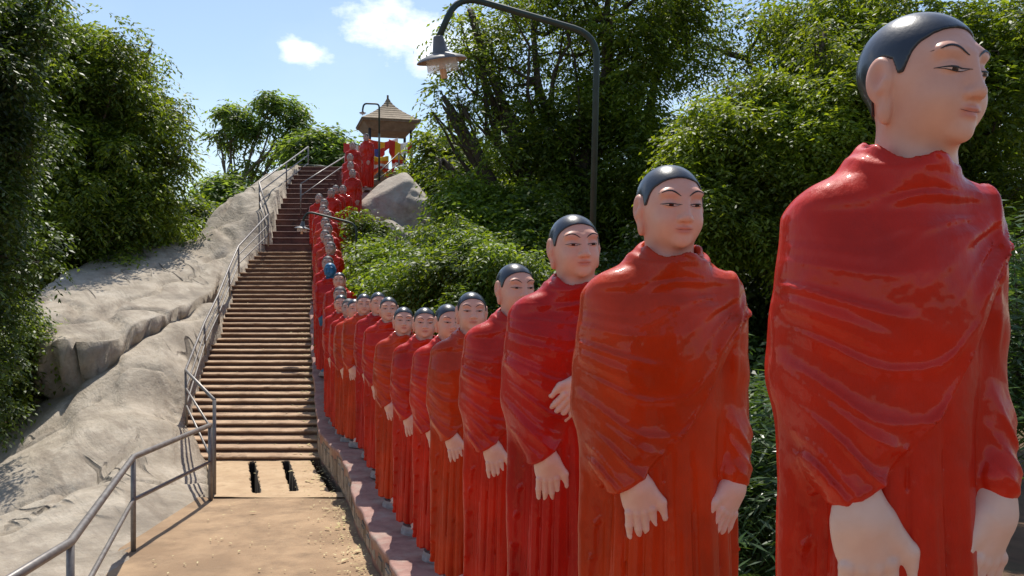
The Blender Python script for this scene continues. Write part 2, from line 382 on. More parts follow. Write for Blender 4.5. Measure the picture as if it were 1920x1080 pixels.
# ------------------------------------------------------------------ surface nets for sculpted shapes
def surface_nets(F, org, h):
    nx, ny, nz = F.shape
    S = F < 0
    c = np.zeros((nx-1, ny-1, nz-1), dtype=np.int8)
    for a in (0, 1):
        for b in (0, 1):
            for d in (0, 1):
                c += S[a:nx-1+a, b:ny-1+b, d:nz-1+d]
    act = (c > 0) & (c < 8)
    I, J, K = np.nonzero(act)
    idx = np.full(act.shape, -1, dtype=np.int64); idx[I, J, K] = np.arange(len(I))
    acc = np.zeros((len(I), 3)); cnt = np.zeros(len(I))
    cor = [(a, b, d) for a in (0, 1) for b in (0, 1) for d in (0, 1)]
    for p in cor:
        for ax in range(3):
            if p[ax] == 1: continue
            q = list(p); q[ax] = 1
            f0 = F[I+p[0], J+p[1], K+p[2]]; f1 = F[I+q[0], J+q[1], K+q[2]]
            mk = (f0 < 0) != (f1 < 0)
            t = np.where(mk, f0/np.where(mk, f0-f1, 1), 0)
            pos = np.tile(np.array(p, float), (len(I), 1)); pos[:, ax] += t
            acc[mk] += pos[mk]; cnt[mk] += 1
    V = (np.stack([I, J, K], 1)+acc/cnt[:, None])*h+np.array(org)
    faces = []
    A = np.diff(S.astype(np.int8), axis=0)[:, 1:-1, 1:-1]
    for ax in range(3):
        d = np.diff(S.astype(np.int8), axis=ax)
        sl = [slice(1, -1)]*3; sl[ax] = slice(None)
        d = d[tuple(sl)]
        i, j, k = np.nonzero(d); s = d[i, j, k]
        o = [i, j, k]
        u, w = [(1, 2), (2, 0), (0, 1)][ax]
        o = [o[n]+(0 if n == ax else 1) for n in range(3)]
        def cell(du, dw):
            q = [a.copy() for a in o]; q[u] = q[u]-du; q[w] = q[w]-dw
            return idx[q[0], q[1], q[2]]
        q = np.stack([cell(1, 1), cell(0, 1), cell(0, 0), cell(1, 0)], 1)
        q[s > 0] = q[s > 0][:, ::-1]
        faces.append(q)
    return V, np.concatenate(faces)
def grid(lo, hi, h):
    ax = [np.arange(lo[i], hi[i]+h, h, dtype=np.float64) for i in range(3)]
    return np.meshgrid(*ax, indexing='ij')
def smin(a, b, k):
    hh = np.clip(.5+.5*(b-a)/k, 0, 1); return b*(1-hh)+a*hh-k*hh*(1-hh)
def smax(a, b, k): return -smin(-a, -b, k)
def ell(x, y, z, c, r):
    dx, dy, dz = (x-c[0])/r[0], (y-c[1])/r[1], (z-c[2])/r[2]
    k0 = np.sqrt(dx*dx+dy*dy+dz*dz)+1e-9
    k1 = np.sqrt((dx/r[0])**2+(dy/r[1])**2+(dz/r[2])**2)+1e-9
    return k0*(k0-1)/k1
def cap(x, y, z, a, b, ra, rb=None):
    rb = ra if rb is None else rb
    a = np.array(a, float); b = np.array(b, float); d = b-a
    t = np.clip(((x-a[0])*d[0]+(y-a[1])*d[1]+(z-a[2])*d[2])/d.dot(d), 0, 1)
    return np.sqrt((x-a[0]-t*d[0])**2+(y-a[1]-t*d[1])**2+(z-a[2]-t*d[2])**2)-(ra+(rb-ra)*t)
def interp(z, zs, vs): return np.interp(z, zs, vs)

# ------------------------------------------------------------------ the monk statue: head (chin at z=0, face looks to -Y)
def skull(x, y, z):
    d = ell(x, y, z, (0, .018, .143), (.088, .104, .093))
    d = smin(d, ell(x, y, z, (0, -.010, .088), (.079, .083, .088)), .035)
    return d
def neck_(x, y, z):
    return cap(x, y, z, (0, .02, -.12), (0, .016, .06), .074, .064)
def head_sdf(x, y, z):
    ax = np.abs(x)
    d = skull(x, y, z)
    d = smin(d, ell(x, y, z, (0, -.028, .044), (.058, .055, .042)), .035)       # jaw and chin
    d = smin(d, ell(x, y, z, (0, -.072, .016), (.022, .015, .016)), .022)
    d = smin(d, ell(ax, y, z, (.040, -.056, .075), (.026, .028, .030)), .025)   # cheeks
    d = smin(d, ell(ax, y, z, (.035, -.074, .152), (.030, .012, .010)), .022)    # brow ridge
    d = smax(d, -ell(ax, y, z, (.036, -.110, .126), (.021, .022, .014)), .018)  # sockets
    d = smin(d, ell(ax, y, z, (.037, -.0715, .1205), (.021, .0175, .0135)), .005) # lowered lids
    d = smin(d, cap(x, y, z, (0, -.084, .142), (0, -.100, .086), .010, .0135), .016)  # nose
    d = smin(d, ell(x, y, z, (0, -.104, .080), (.0145, .012, .0105)), .010)
    d = smin(d, ell(ax, y, z, (.0145, -.094, .0775), (.010, .012, .0085)), .006)
    d = smax(d, -ell(ax, y, z, (.008, -.1, .0685), (.0045, .006, .004)), .003)
    d = smin(d, ell(x, y, z, (0, -.0845, .0545), (.025, .0135, .0065)), .006)     # lips
    d = smin(d, ell(x, y, z, (0, -.0825, .0425), (.019, .0125, .0070)), .006)
    d = smax(d, -ell(x, y, z, (0, -.0995, .0483), (.029, .006, .0014)), .003)
    d = smax(d, -ell(x, y, z, (0, -.0995, .066), (.005, .006, .008)), .006)
    # ears
    e = ell(ax, y, z, (.094, .020, .112), (.0115, .027, .040))
    e = smin(e, ell(ax, y, z, (.088, .012, .064), (.010, .014, .030)), .012)
    e = smax(e, -ell(ax, y, z, (.107, .013, .118), (.009, .0155, .025)), .006)
    e = smax(e, -ell(ax, y, z, (.104, .010, .078), (.007, .007, .018)), .005)
    e = smin(e, cap(ax, y, z, (.097, .004, .108), (.096, .012, .092), .006), .006)
    d = smin(d, e, .01)
    n = smin(neck_(x, y, z), cap(ax, y, z, (.03, -.03, -.12), (.048, .01, .03), .022, .018), .03)
    d = smin(d, n, .022)
    return d
def hair_region(x, y, z):
    zs = np.interp(y, [-.2, -.09, -.072, -.055, -.042, -.034, -.024, -.014, -.004, .02, .036, .048, .06, .12],
                      [.24, .207, .196, .184, .168, .15, .118, .116, .145, .152, .125, .085, .058, .050])
    return zs
def face_y(x, z):
    x = np.asarray(x, float); z = np.asarray(z, float)
    a = np.full(x.shape, -.16)
    for _ in range(60):
        d = head_sdf(x, a, z); a = a+np.clip(d, -.01, .01)*.6
    return a

def paint_attr(o, w):
    at = o.data.attributes.new('paint', 'FLOAT', 'POINT'); at.data.foreach_set('value', np.asarray(w, dtype=np.float32))

def build_head(parent, skin, hair):
    h = .0028
    X, Y, Z = grid((-.118, -.135, -.13), (.118, .14, .25), h)
    F = head_sdf(X, Y, Z)
    V, Q = surface_nets(F, (X[0, 0, 0], Y[0, 0, 0], Z[0, 0, 0]), h)
    ho = mesh_np('head', V, Q, skin, parent)
    ho.location = (.002, -.040, 1.563)
    w = np.exp(-((V[:, 0]/.024)**4+((V[:, 2]-.048)/.0105)**4))*(V[:, 1] < -.06)*.75
    w += .35*np.exp(-(((np.abs(V[:, 0])-.096)/.01)**2+((V[:, 1]-.018)/.014)**2+((V[:, 2]-.112)/.022)**2))
    paint_attr(ho, w)
    zs = hair_region(X, Y, Z)+.005*fbm(X*38, Y*38, Z*38, 3)
    hd = smin(skull(X, Y, Z), neck_(X, Y, Z), .022)-.0045
    hd = smax(hd, (zs-Z)*.7, .003)
    V2, Q2 = surface_nets(hd, (X[0, 0, 0], Y[0, 0, 0], Z[0, 0, 0]), h)
    mesh_np('hair', V2, Q2, hair, ho)
    # painted brows, eyes, mouth: thin paint films lying on the surface
    def ribbon(name, xs, zs_, ws, m, lift=.0012):
        n = len(xs); xs = np.array(xs); zs_ = np.array(zs_); ws = np.array(ws)
        tx = np.gradient(xs); tz = np.gradient(zs_); l = np.hypot(tx, tz); nx_, nz_ = -tz/l, tx/l
        V = []
        for s in (-1, 0, 1):
            a, b = xs+nx_*ws*s, zs_+nz_*ws*s
            V.append(np.stack([a, face_y(a, b)-lift-(.0006 if s == 0 else 0), b], 1))
        V = np.concatenate(V); F_ = []
        for r in range(2):
            for i in range(n-1): F_.append((r*n+i, r*n+i+1, (r+1)*n+i+1, (r+1)*n+i))
        return V, np.array(F_)
    t = np.linspace(0, 1, 18)
    for s in (-1, 1):
        xs = s*(.013+.054*t); zz = .141+.019*np.sin(np.pi*(t*.78+.02))-.003*t
        ws = .0022*(np.sin(np.pi*np.clip(t*.93+.06, 0, 1))**.6)
        V, F_ = ribbon('eyebrow', xs, zz, ws, None)
        mesh_np('eyebrow', V, F_, M['line'] if skin != M['blue'] else M['blue'], ho)
        # eye: sclera patch, iris, lids
        u = np.linspace(-1, 1, 17); cx, cz = s*.038, .1190
        top = cz+.0022*(1-u*u)+.0012*u; bot = cz-.0050*(1-np.abs(u)**2.2)+.0012*u
        X0 = cx+s*u*.0225
        Vv = []; 
        for q in np.linspace(0, 1, 5):
            zq = bot+(top-bot)*q; Vv.append(np.stack([X0, face_y(X0, zq)-.0009, zq], 1))
        Vv = np.concatenate(Vv); Fq = []; mi = []
        for r in range(4):
            for i in range(16):
                Fq.append((r*17+i, r*17+i+1, (r+1)*17+i+1, (r+1)*17+i))
                mi.append(1 if 6 <= i <= 10 else 0)
        parts = [(Vv, np.array(Fq), np.array(mi))]
        for zz, wd in ((top, .0016), (bot, .0008)):
            Xe = cx+s*u*(.0230 if wd < .001 else .0262)
            V, F_ = ribbon('lid', Xe, zz, wd*np.sin(np.pi*(u*.45+.5))**.7, None, .0016)
            parts.append((V, F_, np.full(len(F_), 2)))
        off = 0; VV = []; FF = []; MM = []
        for v_, f_, m_ in parts: VV.append(v_); FF.append(f_+off); MM.append(m_); off += len(v_)
        mm = [M['sclera'], M['iris'], M['line']] if skin != M['blue'] else [M['blue']]*3
        mesh_np('eye', np.concatenate(VV), np.concatenate(FF), mm, ho, True, np.concatenate(MM))
    t = np.linspace(-1, 1, 15)
    V, F_ = ribbon('mouth', (.027*t), .0483+.0030*t*t, .0008*(1-.7*t*t), None, .0006)
    mesh_np('mouth', V, F_, M['mouth'] if skin != M['blue'] else M['blue'], ho)
    return ho

# ------------------------------------------------------------------ robe (feet at z=0, crown of the head at z=1.8)
def robe_mesh(variant):
    h = .006
    X, Y, Z = grid((-.31, -.27, .0), (.31, .23, 1.66), h)
    Y0 = Y; Y = Y+.42*np.clip(Z-1.43, 0, .2)      # the neck of the robe leans forward
    zs = [0, .3, .8, 1.0, 1.2, 1.33, 1.39, 1.43, 1.47, 1.51, 1.56]
    a = interp(Z, zs, [.218, .205, .19, .19, .195, .195, .195, .185, .156, .120, .098])
    b = interp(Z, zs, [.165, .155, .145, .138, .138, .130, .120, .110, .100, .092, .088])
    cy = interp(Z, zs, [0, 0, 0, 0, 0, .005, .01, .012, .014, .014, .014])
    rr = np.sqrt((X/a)**2+((Y-cy)/b)**2)
    d = (rr-1)*np.minimum(a, b)
    th = np.arctan2((Y-cy)/b, X/a)
    body = d.copy()
    amp = interp(Z, [0, .5, .95, 1.1], [.018, .015, .008, 0])
    ph = th*15+2.2*np.sin(th*3+.7)+.7*np.sin(Z*3.2+th*2)
    pl = 1-np.abs(np.sin(ph*.5+.9))**.5
    d = d+amp*(pl*1.6-.4)
    d = d+interp(Z, [0, .5, 1.0], [.0045, .003, 0])*np.sin(th*29+5*np.sin(th*4)+Z*2.5)
    skirt = smax(d, (.035+.010*np.sin(th*9))-Z, .012)
    R_ = [(-.165, .0, 1.408), (-.190, .025, 1.10), (-.150, -.095, .915)]
    Lm = [(.165, .0, 1.408), (.198, .02, 1.10), (.180, -.08, .915)]
    if variant == 'b': Lm = [(.165, .0, 1.408), (.198, .0, 1.12), (.055, -.135, 1.20)]
    def arm(Q, r):
        q = cap(X, Y, Z, Q[0], Q[1], r[0], r[1]); return smin(q, cap(X, Y, Z, Q[1], Q[2], r[1], r[2]), .03)
    ra = arm(R_, (.076, .066, .052)); la = arm(Lm, (.076, .062, .046))
    web = cap(X, Y, Z, (-.15, -.03, 1.3), (-.14, -.05, 1.0), .09, .08)
    webl = cap(X, Y, Z, (.15, -.0, 1.3), (.155, -.02, 1.02), .09, .065)
    back = ell(X, Y, Z, (0, .05, 1.0), (.20, .115, .42))
    chest = ell(X, Y, Z, (0, -.030, 1.27), (.17, .115, .17))
    torso = smax(body, 1.02-Z, .05)
    up = smin(torso, chest, .05)
    up = smin(up, ra, .045); up = smin(up, web, .05); up = smin(up, back, .05)
    sl = smin(la, webl, .05)
    up2 = smin(up, sl, .04)
    zl = np.interp(X, [-.3, -.22, -.12, -.03, .05, .12, .2, .24], [.80, .86, .925, 1.0, 1.10, 1.22, 1.33, 1.36])
    back_l = .07
    wfront = sstep(-.02, .04, Y)
    zline = zl*(1-wfront)+(back_l+.02*np.sin(X*20))*wfront
    bd = (np.sqrt((X/.236)**2+((Y-.01)/.165)**2)-1)*.165
    bd = smax(bd, -Y+.005, .05); bd = smax(bd, Z-1.30, .12)
    up3 = smin(up2, bd, .03)
    u = up3-.012*np.ones_like(Z)
    # swags radiating from the left shoulder, sagging across the front
    ang = np.arctan2(1.47-Z, .27-X); rad = np.hypot(1.47-Z, .27-X)
    wob = vnoise(X*7, Z*7, Y*3, 5)
    so = {'a': 0., 'b': 4.3, 'c': 9.1}[variant]
    p1 = ang*13+2.6*np.sin(rad*6.0)+wob*1.1+so
    uu = np.clip((.24-X)/.46, 0, 1.2)
    pp = (1.47-Z)/(.10+1.05*uu*(1.42-uu))
    warp = vnoise(X*5+so, Z*4, Y*3, 15)*.9+vnoise(X*13, Z*11+so, Y*5, 16)*.35
    ph2 = pp*19+warp+so
    rdg = lambda v, k: (.5+.5*np.sin(v))**k
    g1 = np.clip(.55+1.5*vnoise(X*5+so, Z*5.5, Y*0, 9), 0, 1.3)
    g2 = np.clip(.35+1.6*vnoise(X*6+9, Z*7+so, Y*0, 19), 0, 1.2)
    mask = sstep(.04, .16, rad)*sstep(.03, -.05, Y)*sstep(.82, .95, Z)*(1-.6*sstep(1.46, 1.50, Z))
    u = u-mask*((.0105*rdg(ph2, 4)*g1+.0055*rdg(ph2*1.9+1.7, 8)*g2+.0032*rdg(ph2*3.1+.6, 12)*g1)*(.55+.55*sstep(1.38, 1.22, Z))+(.0115*rdg(p1, 3.5)+.005*rdg(p1*2.2+1, 6))*sstep(.48, .20, rad)*np.clip(g2+.35, 0, 1.3))+mask*.004
    mb = sstep(-.02, .06, Y)*sstep(.35, .6, Z)
    u = u-mb*.007*(.5+.5*np.sin(X*46+Z*5+2*np.sin(Z*6)))**2
    edge = smax(u, (zline-Z)*.8, .010)
    q = np.abs(Z-(zline+.012))
    edge = np.where(Y < .08, edge-.0045*np.exp(-(q/.010)**2)*(edge < .03), edge)
    res = smin(skirt, edge, .006)
    s2 = sl-.007
    cr = (.5+.5*np.sin((Z*1.0+X*1.6)*75+2*np.sin(Z*20)))**3
    s2 = s2-.005*cr*sstep(1.16, 1.0, Z)*sstep(.12, .2, X)-.006*(.5+.5*np.sin((Z+X*.6)*34))**2*sstep(.1, .18, X)
    res = smin(res, s2, .008)
    # rolled collar and rings of cloth spreading onto the shoulders
    tilt = Z-(1.538+.24*(Y-.01)+.004*np.sin(th*4+1))
    res = smax(res, tilt-.006, .01)
    qr = np.sqrt(X**2+((Y-.016)/1.0)**2)
    col_ = np.sqrt((qr-.085)**2+(tilt*.62)**2)-(.0160+.003*np.sin(th*5+tilt*90))
    res = smin(res, col_, .012)
    for (dz, rr_, w_, k, am_) in ((-.032, .108, .0105, 0., .010), (-.055, .126, .0095, 1.1, .018), (-.080, .148, .0062, 2., .030)):
        t2 = tilt-dz-am_*np.sin(th+.6+k)-.004*np.sin(th*5+k*2)
        qq = np.sqrt((X/1.08)**2+((Y-.014)/.82)**2)
        c2 = np.sqrt((qq-rr_)**2*.6+(t2)**2)-w_
        res = smin(res, c2, .009)
    fl = np.abs(X-(.190+.010*np.sin(Z*9)))
    res = res-.007*np.exp(-(fl/.012)**2)*sstep(1.1, 1.24, Z)*sstep(.03, -.02, Y)*(np.abs(res) < .03)
    res = smax(res, -cap(X, Y, Z, (0, .006, 1.49), (0, .006, 1.75), .076, .082), .008)
    res = res+.0018*fbm(X*22, Y*22, Z*16, 3)
    V, Q = surface_nets(res, (X[0, 0, 0], Y0[0, 0, 0], Z[0, 0, 0]), h)
    return V, Q

def hand_mesh(side):
    h = .0027
    X, Y, Z = grid((-.06, -.045, -.215), (.095, .055, .05), h)
    d = ell(X, Y, Z, (0, .0, -.052), (.041, .0195, .056))
    d = smin(d, cap(X, Y, Z, (0, .008, .012), (0, .003, -.02), .027, .031), .03)
    fx = [-.0305, -.0102, .0102, .0295]; fl = [.064, .082, .088, .078]
    for i in range(4):
        x0 = fx[i]; L_ = fl[i]; sp = (i-1.4)*.0012
        k0 = (x0*.9, -.005, -.085-.006*(1-abs(i-1.6)/2)); k1 = (x0+sp*.6, -.001, k0[2]-L_*.48); k2 = (x0+sp, .010+.002*i, k0[2]-L_*.98)
        f = smin(cap(X, Y, Z, k0, k1, .0104, .0094), cap(X, Y, Z, k1, k2, .0096, .0074), .003)
        f = smin(f, ell(X, Y, Z, (k0[0], k0[1]-.004, k0[2]+.004), (.0095, .0085, .010)), .006)
        nail = ell(X, Y, Z, (k2[0], k2[1]-.0085, k2[2]+.001), (.0055, .0022, .0075))
        f = smin(f, nail, .0015)
        d = smin(d, f, .0028)
        d = d+.0016*np.exp(-((X-x0)/.0035)**2)*np.exp(-((Z+.055)/.02)**2)*0
    th = smin(cap(X, Y, Z, (.026, .002, -.03), (.054, -.002, -.072), .0165, .0125), cap(X, Y, Z, (.054, -.002, -.072), (.057, .002, -.114), .0125, .0092), .006)
    th = smin(th, ell(X, Y, Z, (.058, -.007, -.111), (.0065, .003, .009)), .002)
    d = smin(d, th, .014)
    d = d+.0006*fbm(X*60, Y*60, Z*60, 2)
    V, Q = surface_nets(d, (X[0, 0, 0], Y[0, 0, 0], Z[0, 0, 0]), h)
    if side < 0: V = V*np.array([-1, 1, 1]); Q = Q[:, ::-1]
    return V, Q
def foot_mesh():
    h = .005
    X, Y, Z = grid((-.06, -.16, -.01), (.06, .12, .12), h)
    d = ell(X, Y, Z, (0, -.03, .028), (.042, .10, .030))
    d = smin(d, cap(X, Y, Z, (0, .03, .05), (0, .03, .12), .035, .035), .03)
    for i in range(5):
        x = -.032+.016*i
        d = smin(d, cap(X, Y, Z, (x, -.10, .017), (x, -.132+.009*abs(i-3.2), .013), .0095 if i < 4 else .012, .0085 if i < 4 else .011), .004)
    d = smax(d, .002-Z, .002)
    return surface_nets(d, (X[0, 0, 0], Y[0, 0, 0], Z[0, 0, 0]), h)

RV = {k: robe_mesh(k) for k in 'abc'}
HV = {1: hand_mesh(1), -1: hand_mesh(-1)}
FV = foot_mesh()
def make_statue(variant, robe, skin, hair, hand):
    root = empty('monk_statue')
    mesh_np('robe', *RV[variant], robe, root)
    build_head(root, skin, hair)
    r = mesh_np('hand', *HV[1], hand, root); paint_attr(r, np.zeros(len(HV[1][0])))
    r.location = (-.142, -.122, .922); r.rotation_euler = (R(6), R(-9), R(-14))
    l = mesh_np('hand', *HV[-1], hand, root); paint_attr(l, np.zeros(len(HV[-1][0])))
    if variant != 'b': l.location = (.180, -.098, .892); l.rotation_euler = (R(7), R(20), R(22))
    else: l.location = (.000, -.172, 1.195); l.rotation_euler = (R(10), R(32), R(0))
    for s in (-1, 1):
        f = mesh_np('foot', *FV, hand, root); paint_attr(f, np.zeros(len(FV[0]))); f.location = (s*.075, -.09, 0); f.rotation_euler = (0, 0, R(6*s))
    b = MB(); b.lathe((0, 0, 0), [(0, .0), (.165, .0), (.17, -.03), (.18, -.045), (.18, -.07), (0, -.07)], 28)
    b.v = [(v[0]*1.05, v[1]*.95, v[2]) for v in b.v]
    b.build('plinth', M['footblock'], root)
    for h_ in (r, l): h_.scale = (1.15, 1.1, 1.15)
    return root
protos = {
    'red': make_statue('a', M['robe'], M['skin'], M['hair'], M['skin_hand']),
}
def copy_tree(o, parent=None, swap=None):
    c = o.copy(); col.objects.link(c); c.parent = parent
    if swap and o.type == 'MESH' and o.data.materials:
        key = tuple(swap.get(m_, m_) for m_ in o.data.materials)
        if key != tuple(o.data.materials):
            k = (o.data.name, tuple(m_.name for m_ in key))
            if k not in swap_cache:
                me = o.data.copy()
                for i, m_ in enumerate(key): me.materials[i] = m_
                swap_cache[k] = me
            c.data = swap_cache[k]
    for ch in list(o.children): copy_tree(ch, c, swap)
    return c
swap_cache = {}
proto_c = make_statue('c', M['robe'], M['skin'], M['hair'], M['skin_hand'])
proto_c_used = False
proto_b = make_statue('b', M['robe_crimson'], M['skin'], M['hair'], M['skin_hand'])
SW = {
    'red': {}, 'orange': {M['robe']: M['robe_orange']}, 'crimson': {M['robe']: M['robe_crimson']},
    'pale': {M['skin']: M['skin_pale'], M['hair']: M['hair_grey'], M['skin_hand']: M['skin_pale']},
    'pale_orange': {M['robe']: M['robe_orange'], M['skin']: M['skin_pale'], M['hair']: M['hair_grey'], M['skin_hand']: M['skin_pale']},
    'blue': {M['robe']: M['robe_crimson'], M['skin']: M['blue'], M['hair']: M['blue'], M['skin_hand']: M['blue'], M['line']: M['blue'], M['sclera']: M['blue'], M['iris']: M['blue'], M['mouth']: M['blue']},
}
# x, y of the crown in the photograph, distance, kind, body turn, head turn, label
ST = [
 (1768, 32, 1.55, 'red', 8, 19, 'largest statue in a glossy red robe, face turned in profile, at the right edge'),
 (1268, 312, 2.49, 'orange', 14, 0, 'second largest statue, orange red robe, both hands hanging, downcast eyes'),
 (1090, 403, 3.24, 'b', 14, 2, 'statue holding one hand up at its waist, just behind the orange red robed one'),
 (974, 495, 4.3, 'red', 14, 8, 'fourth statue from the right, red robe, ear and half its face showing'),
 (890, 548, 5.4, 'orange', 14, 0, 'statue with orange tinted robe and one ear sticking out, fifth from the right'),
 (846, 571, 6.25, 'red', 14, 10, 'sixth statue from the right, face half hidden by the ear of the one before it'),
 (800, 577, 7.1, 'red', 13, 0, 'seventh statue from the right, black hair, fully visible face, head below the bushes'),
 (760, 576, 8.0, 'orange', 12, 0, 'eighth statue from the right, orange red sleeve above a hand with open thumb'),
 (733, 557, 8.9, 'red', 11, -2, 'ninth statue from the right, broad head partly hiding a black haired one'),
 (713, 548, 9.7, 'crimson', 10, 8, 'tenth statue from the right, face turned away and half hidden behind a broad head'),
 (686, 551, 10.5, 'orange', 9, 2, 'eleventh statue from the right, orange red robe and long open hand near the stair foot'),
 (668, 561, 11.2, 'orange', 8, 6, 'twelfth statue from the right, only a sliver of black hair and face showing'),
 (657, 560, 11.8, 'pale', 8, 0, 'thirteenth statue from the right, faded grey hair and pale face in the low dip'),
 (643, 553, 12.4, 'red', 6, 6, 'fourteenth statue from the right, black hair, turned face, at the bottom of the slope'),
 (641, 537, 13.0, 'pale', 4, 0, 'grey haired statue peering out just above the lowest heads of the row'),
 (640, 511, 13.6, 'red', 2, 0, 'black haired statue right beside and in front of the blue faced one'),
 (622, 493, 14.2, 'blue', 4, 0, 'statue with a bright blue painted head and blue hand'),
 (617, 480, 15.0, 'pale', 2, 2, 'faded statue directly behind the blue headed one, only its brow showing'),
 (622, 453, 16.3, 'pale', 1, 0, 'faded pale statue with a fully visible face, second behind the blue headed one'),
 (619, 440, 17.0, 'pale_orange', 1, 0, 'third statue behind the blue headed one, grey crown above a pale face'),
 (612, 431, 17.7, 'pale', 2, 0, 'fourth statue behind the blue headed one, leaning out to the stair side'),
 (617, 419, 18.4, 'pale', 1, 4, 'fifth statue behind the blue headed one, darker grey hair, under the small lamp arm'),
 (612, 408, 19.1, 'pale_orange', 1, 0, 'sixth statue behind the blue headed one, head just below the small lamp arm'),
 (615, 393, 19.8, 'pale', 2, 0, 'seventh statue behind the blue headed one, head crossing the small lamp arm'),
 (608, 384, 20.5, 'pale', 2, -4, 'eighth statue behind the blue headed one, head just above the small lamp arm'),
 (610, 373, 21.3, 'pale', 1, 4, 'ninth statue behind the blue headed one, second head below the top of the lower group'),
 (600, 363, 22.1, 'pale', 3, 0, 'topmost statue of the lower group, nearest the upper stairs'),
 (623, 353, 23.0, 'pale', 0, 0, 'left statue of the three standing in a close knot half way up the upper steps'),
 (631, 347, 23.6, 'pale', 0, 0, 'middle statue of the three standing in a close knot half way up the upper steps'),
 (645, 347, 24.2, 'pale', -3, 0, 'right statue of the three standing in a close knot half way up the upper steps'),
 (663, 317, 24.9, 'pale', 0, 0, 'tall faded statue above the close knot of three, lowest of the top file'),
 (659, 303, 25.6, 'pale', 0, 0, 'second lowest faded statue of the top file below the shrine'),
 (658, 288, 26.3, 'pale', 0, 0, 'third faded statue of the top file, below the draped flags'),
 (663, 266, 27.0, 'pale', 2, 0, 'highest statue of the top file, in front of the striped flags'),
 (689, 250, 28.0, 'pale', -28, 0, 'slim full length statue standing alone under the shrine eave'),
]
foot_pts = []
for i, (px, py, D, kind, turn, hturn, lab) in enumerate(ST):
    p = P(px, py, D)
    if i == 0: o = protos['red']
    elif kind == 'b': o = proto_b
    elif kind != 'b' and i % 2 == 0:
        o = copy_tree(proto_c, None, SW[kind]) if (kind != 'red' or proto_c_used) else proto_c
        if o is proto_c: proto_c_used = True
    else: o = copy_tree(protos['red'], None, SW[kind])
    off = Vector((-.0, 0.0, 0))
    o.location = (p[0]-.03, p[1]+.03, p[2]-1.8)
    o.rotation_euler = (0, 0, R(turn))
    tag(o, lab, 'statue', 'monk statues queuing along the stairs')
    for ch in o.children:
        if ch.name.startswith('head'): rr = random.Random(i*13+5); ch.rotation_euler = (R(rr.uniform(-2, 5)) if i > 1 else R(2), R(rr.uniform(-3, 3)) if i > 1 else 0, R(hturn+(rr.uniform(-5, 5) if i > 2 else 0)))
        elif ch.name.startswith('hand'):
            rr = random.Random(i*7+len(ch.name)); ch.rotation_euler[1] += R(rr.uniform(-6, 6)) if i > 1 else 0
    foot_pts.append((p[0], p[1], p[2]-1.8-.075))

# the nearest one stands on a taller plinth under a shorter, slimmer robe
for ch in protos['red'].children:
    k = ch.name.split('.')[0]
    if k == 'robe': ch.scale = (.81, .95, .905); ch.location.z = .145
    elif k == 'hand': ch.location.z = 1.53-(1.53-ch.location.z)*.905; rt = ch.location.x < 0; ch.rotation_euler[1] += R(2 if rt else -12); ch.location.x = -.128 if rt else .142; ch.location.z -= .034 if rt else .014; ch.location.y += .008; ch.scale = (1.3, 1.25, 1.3)
    elif k == 'foot': ch.location.z = .15
    elif k == 'plinth': ch.location.z = .15; ch.scale = (1, 1, 2.9)
    elif k == 'head': ch.location.x += .030; ch.location.y -= .006
protos['red'].location.x -= .050

# ------------------------------------------------------------------ plan of path and stairs
LE_Y = [0, 3, 5, 7.7, 9.8, 12.2, 13.5, 15.5, 16.7, 18.4, 19.9, 20.8, 21.8, 22.3, 24.5, 28.5, 33]
LE_X = [-2.3, -2.45, -2.65, -3.42, -3.50, -4.38, -5.15, -5.69, -5.86, -6.16, -6.47, -6.56, -6.45, -6.35, -6.75, -7.1, -7.2]
RE_Y = [0, 1.5, 3, 4.3, 5.5, 6.5, 7.5, 8.4, 9.4, 10.3, 11.4, 12.3, 13.5, 15, 18, 22, 25, 28.5, 33]
RE_X = [.78, .40, .06, -.28, -.64, -.94, -1.25, -1.53, -1.79, -2.08, -2.46, -2.77, -3.08, -3.48, -4.22, -5.18, -5.45, -5.6, -5.6]
def LE(y): return float(np.interp(y, LE_Y, LE_X))
def RE(y): return float(np.interp(y, RE_Y, RE_X))
def path_z(y): return E-(2.1+.0325*y)
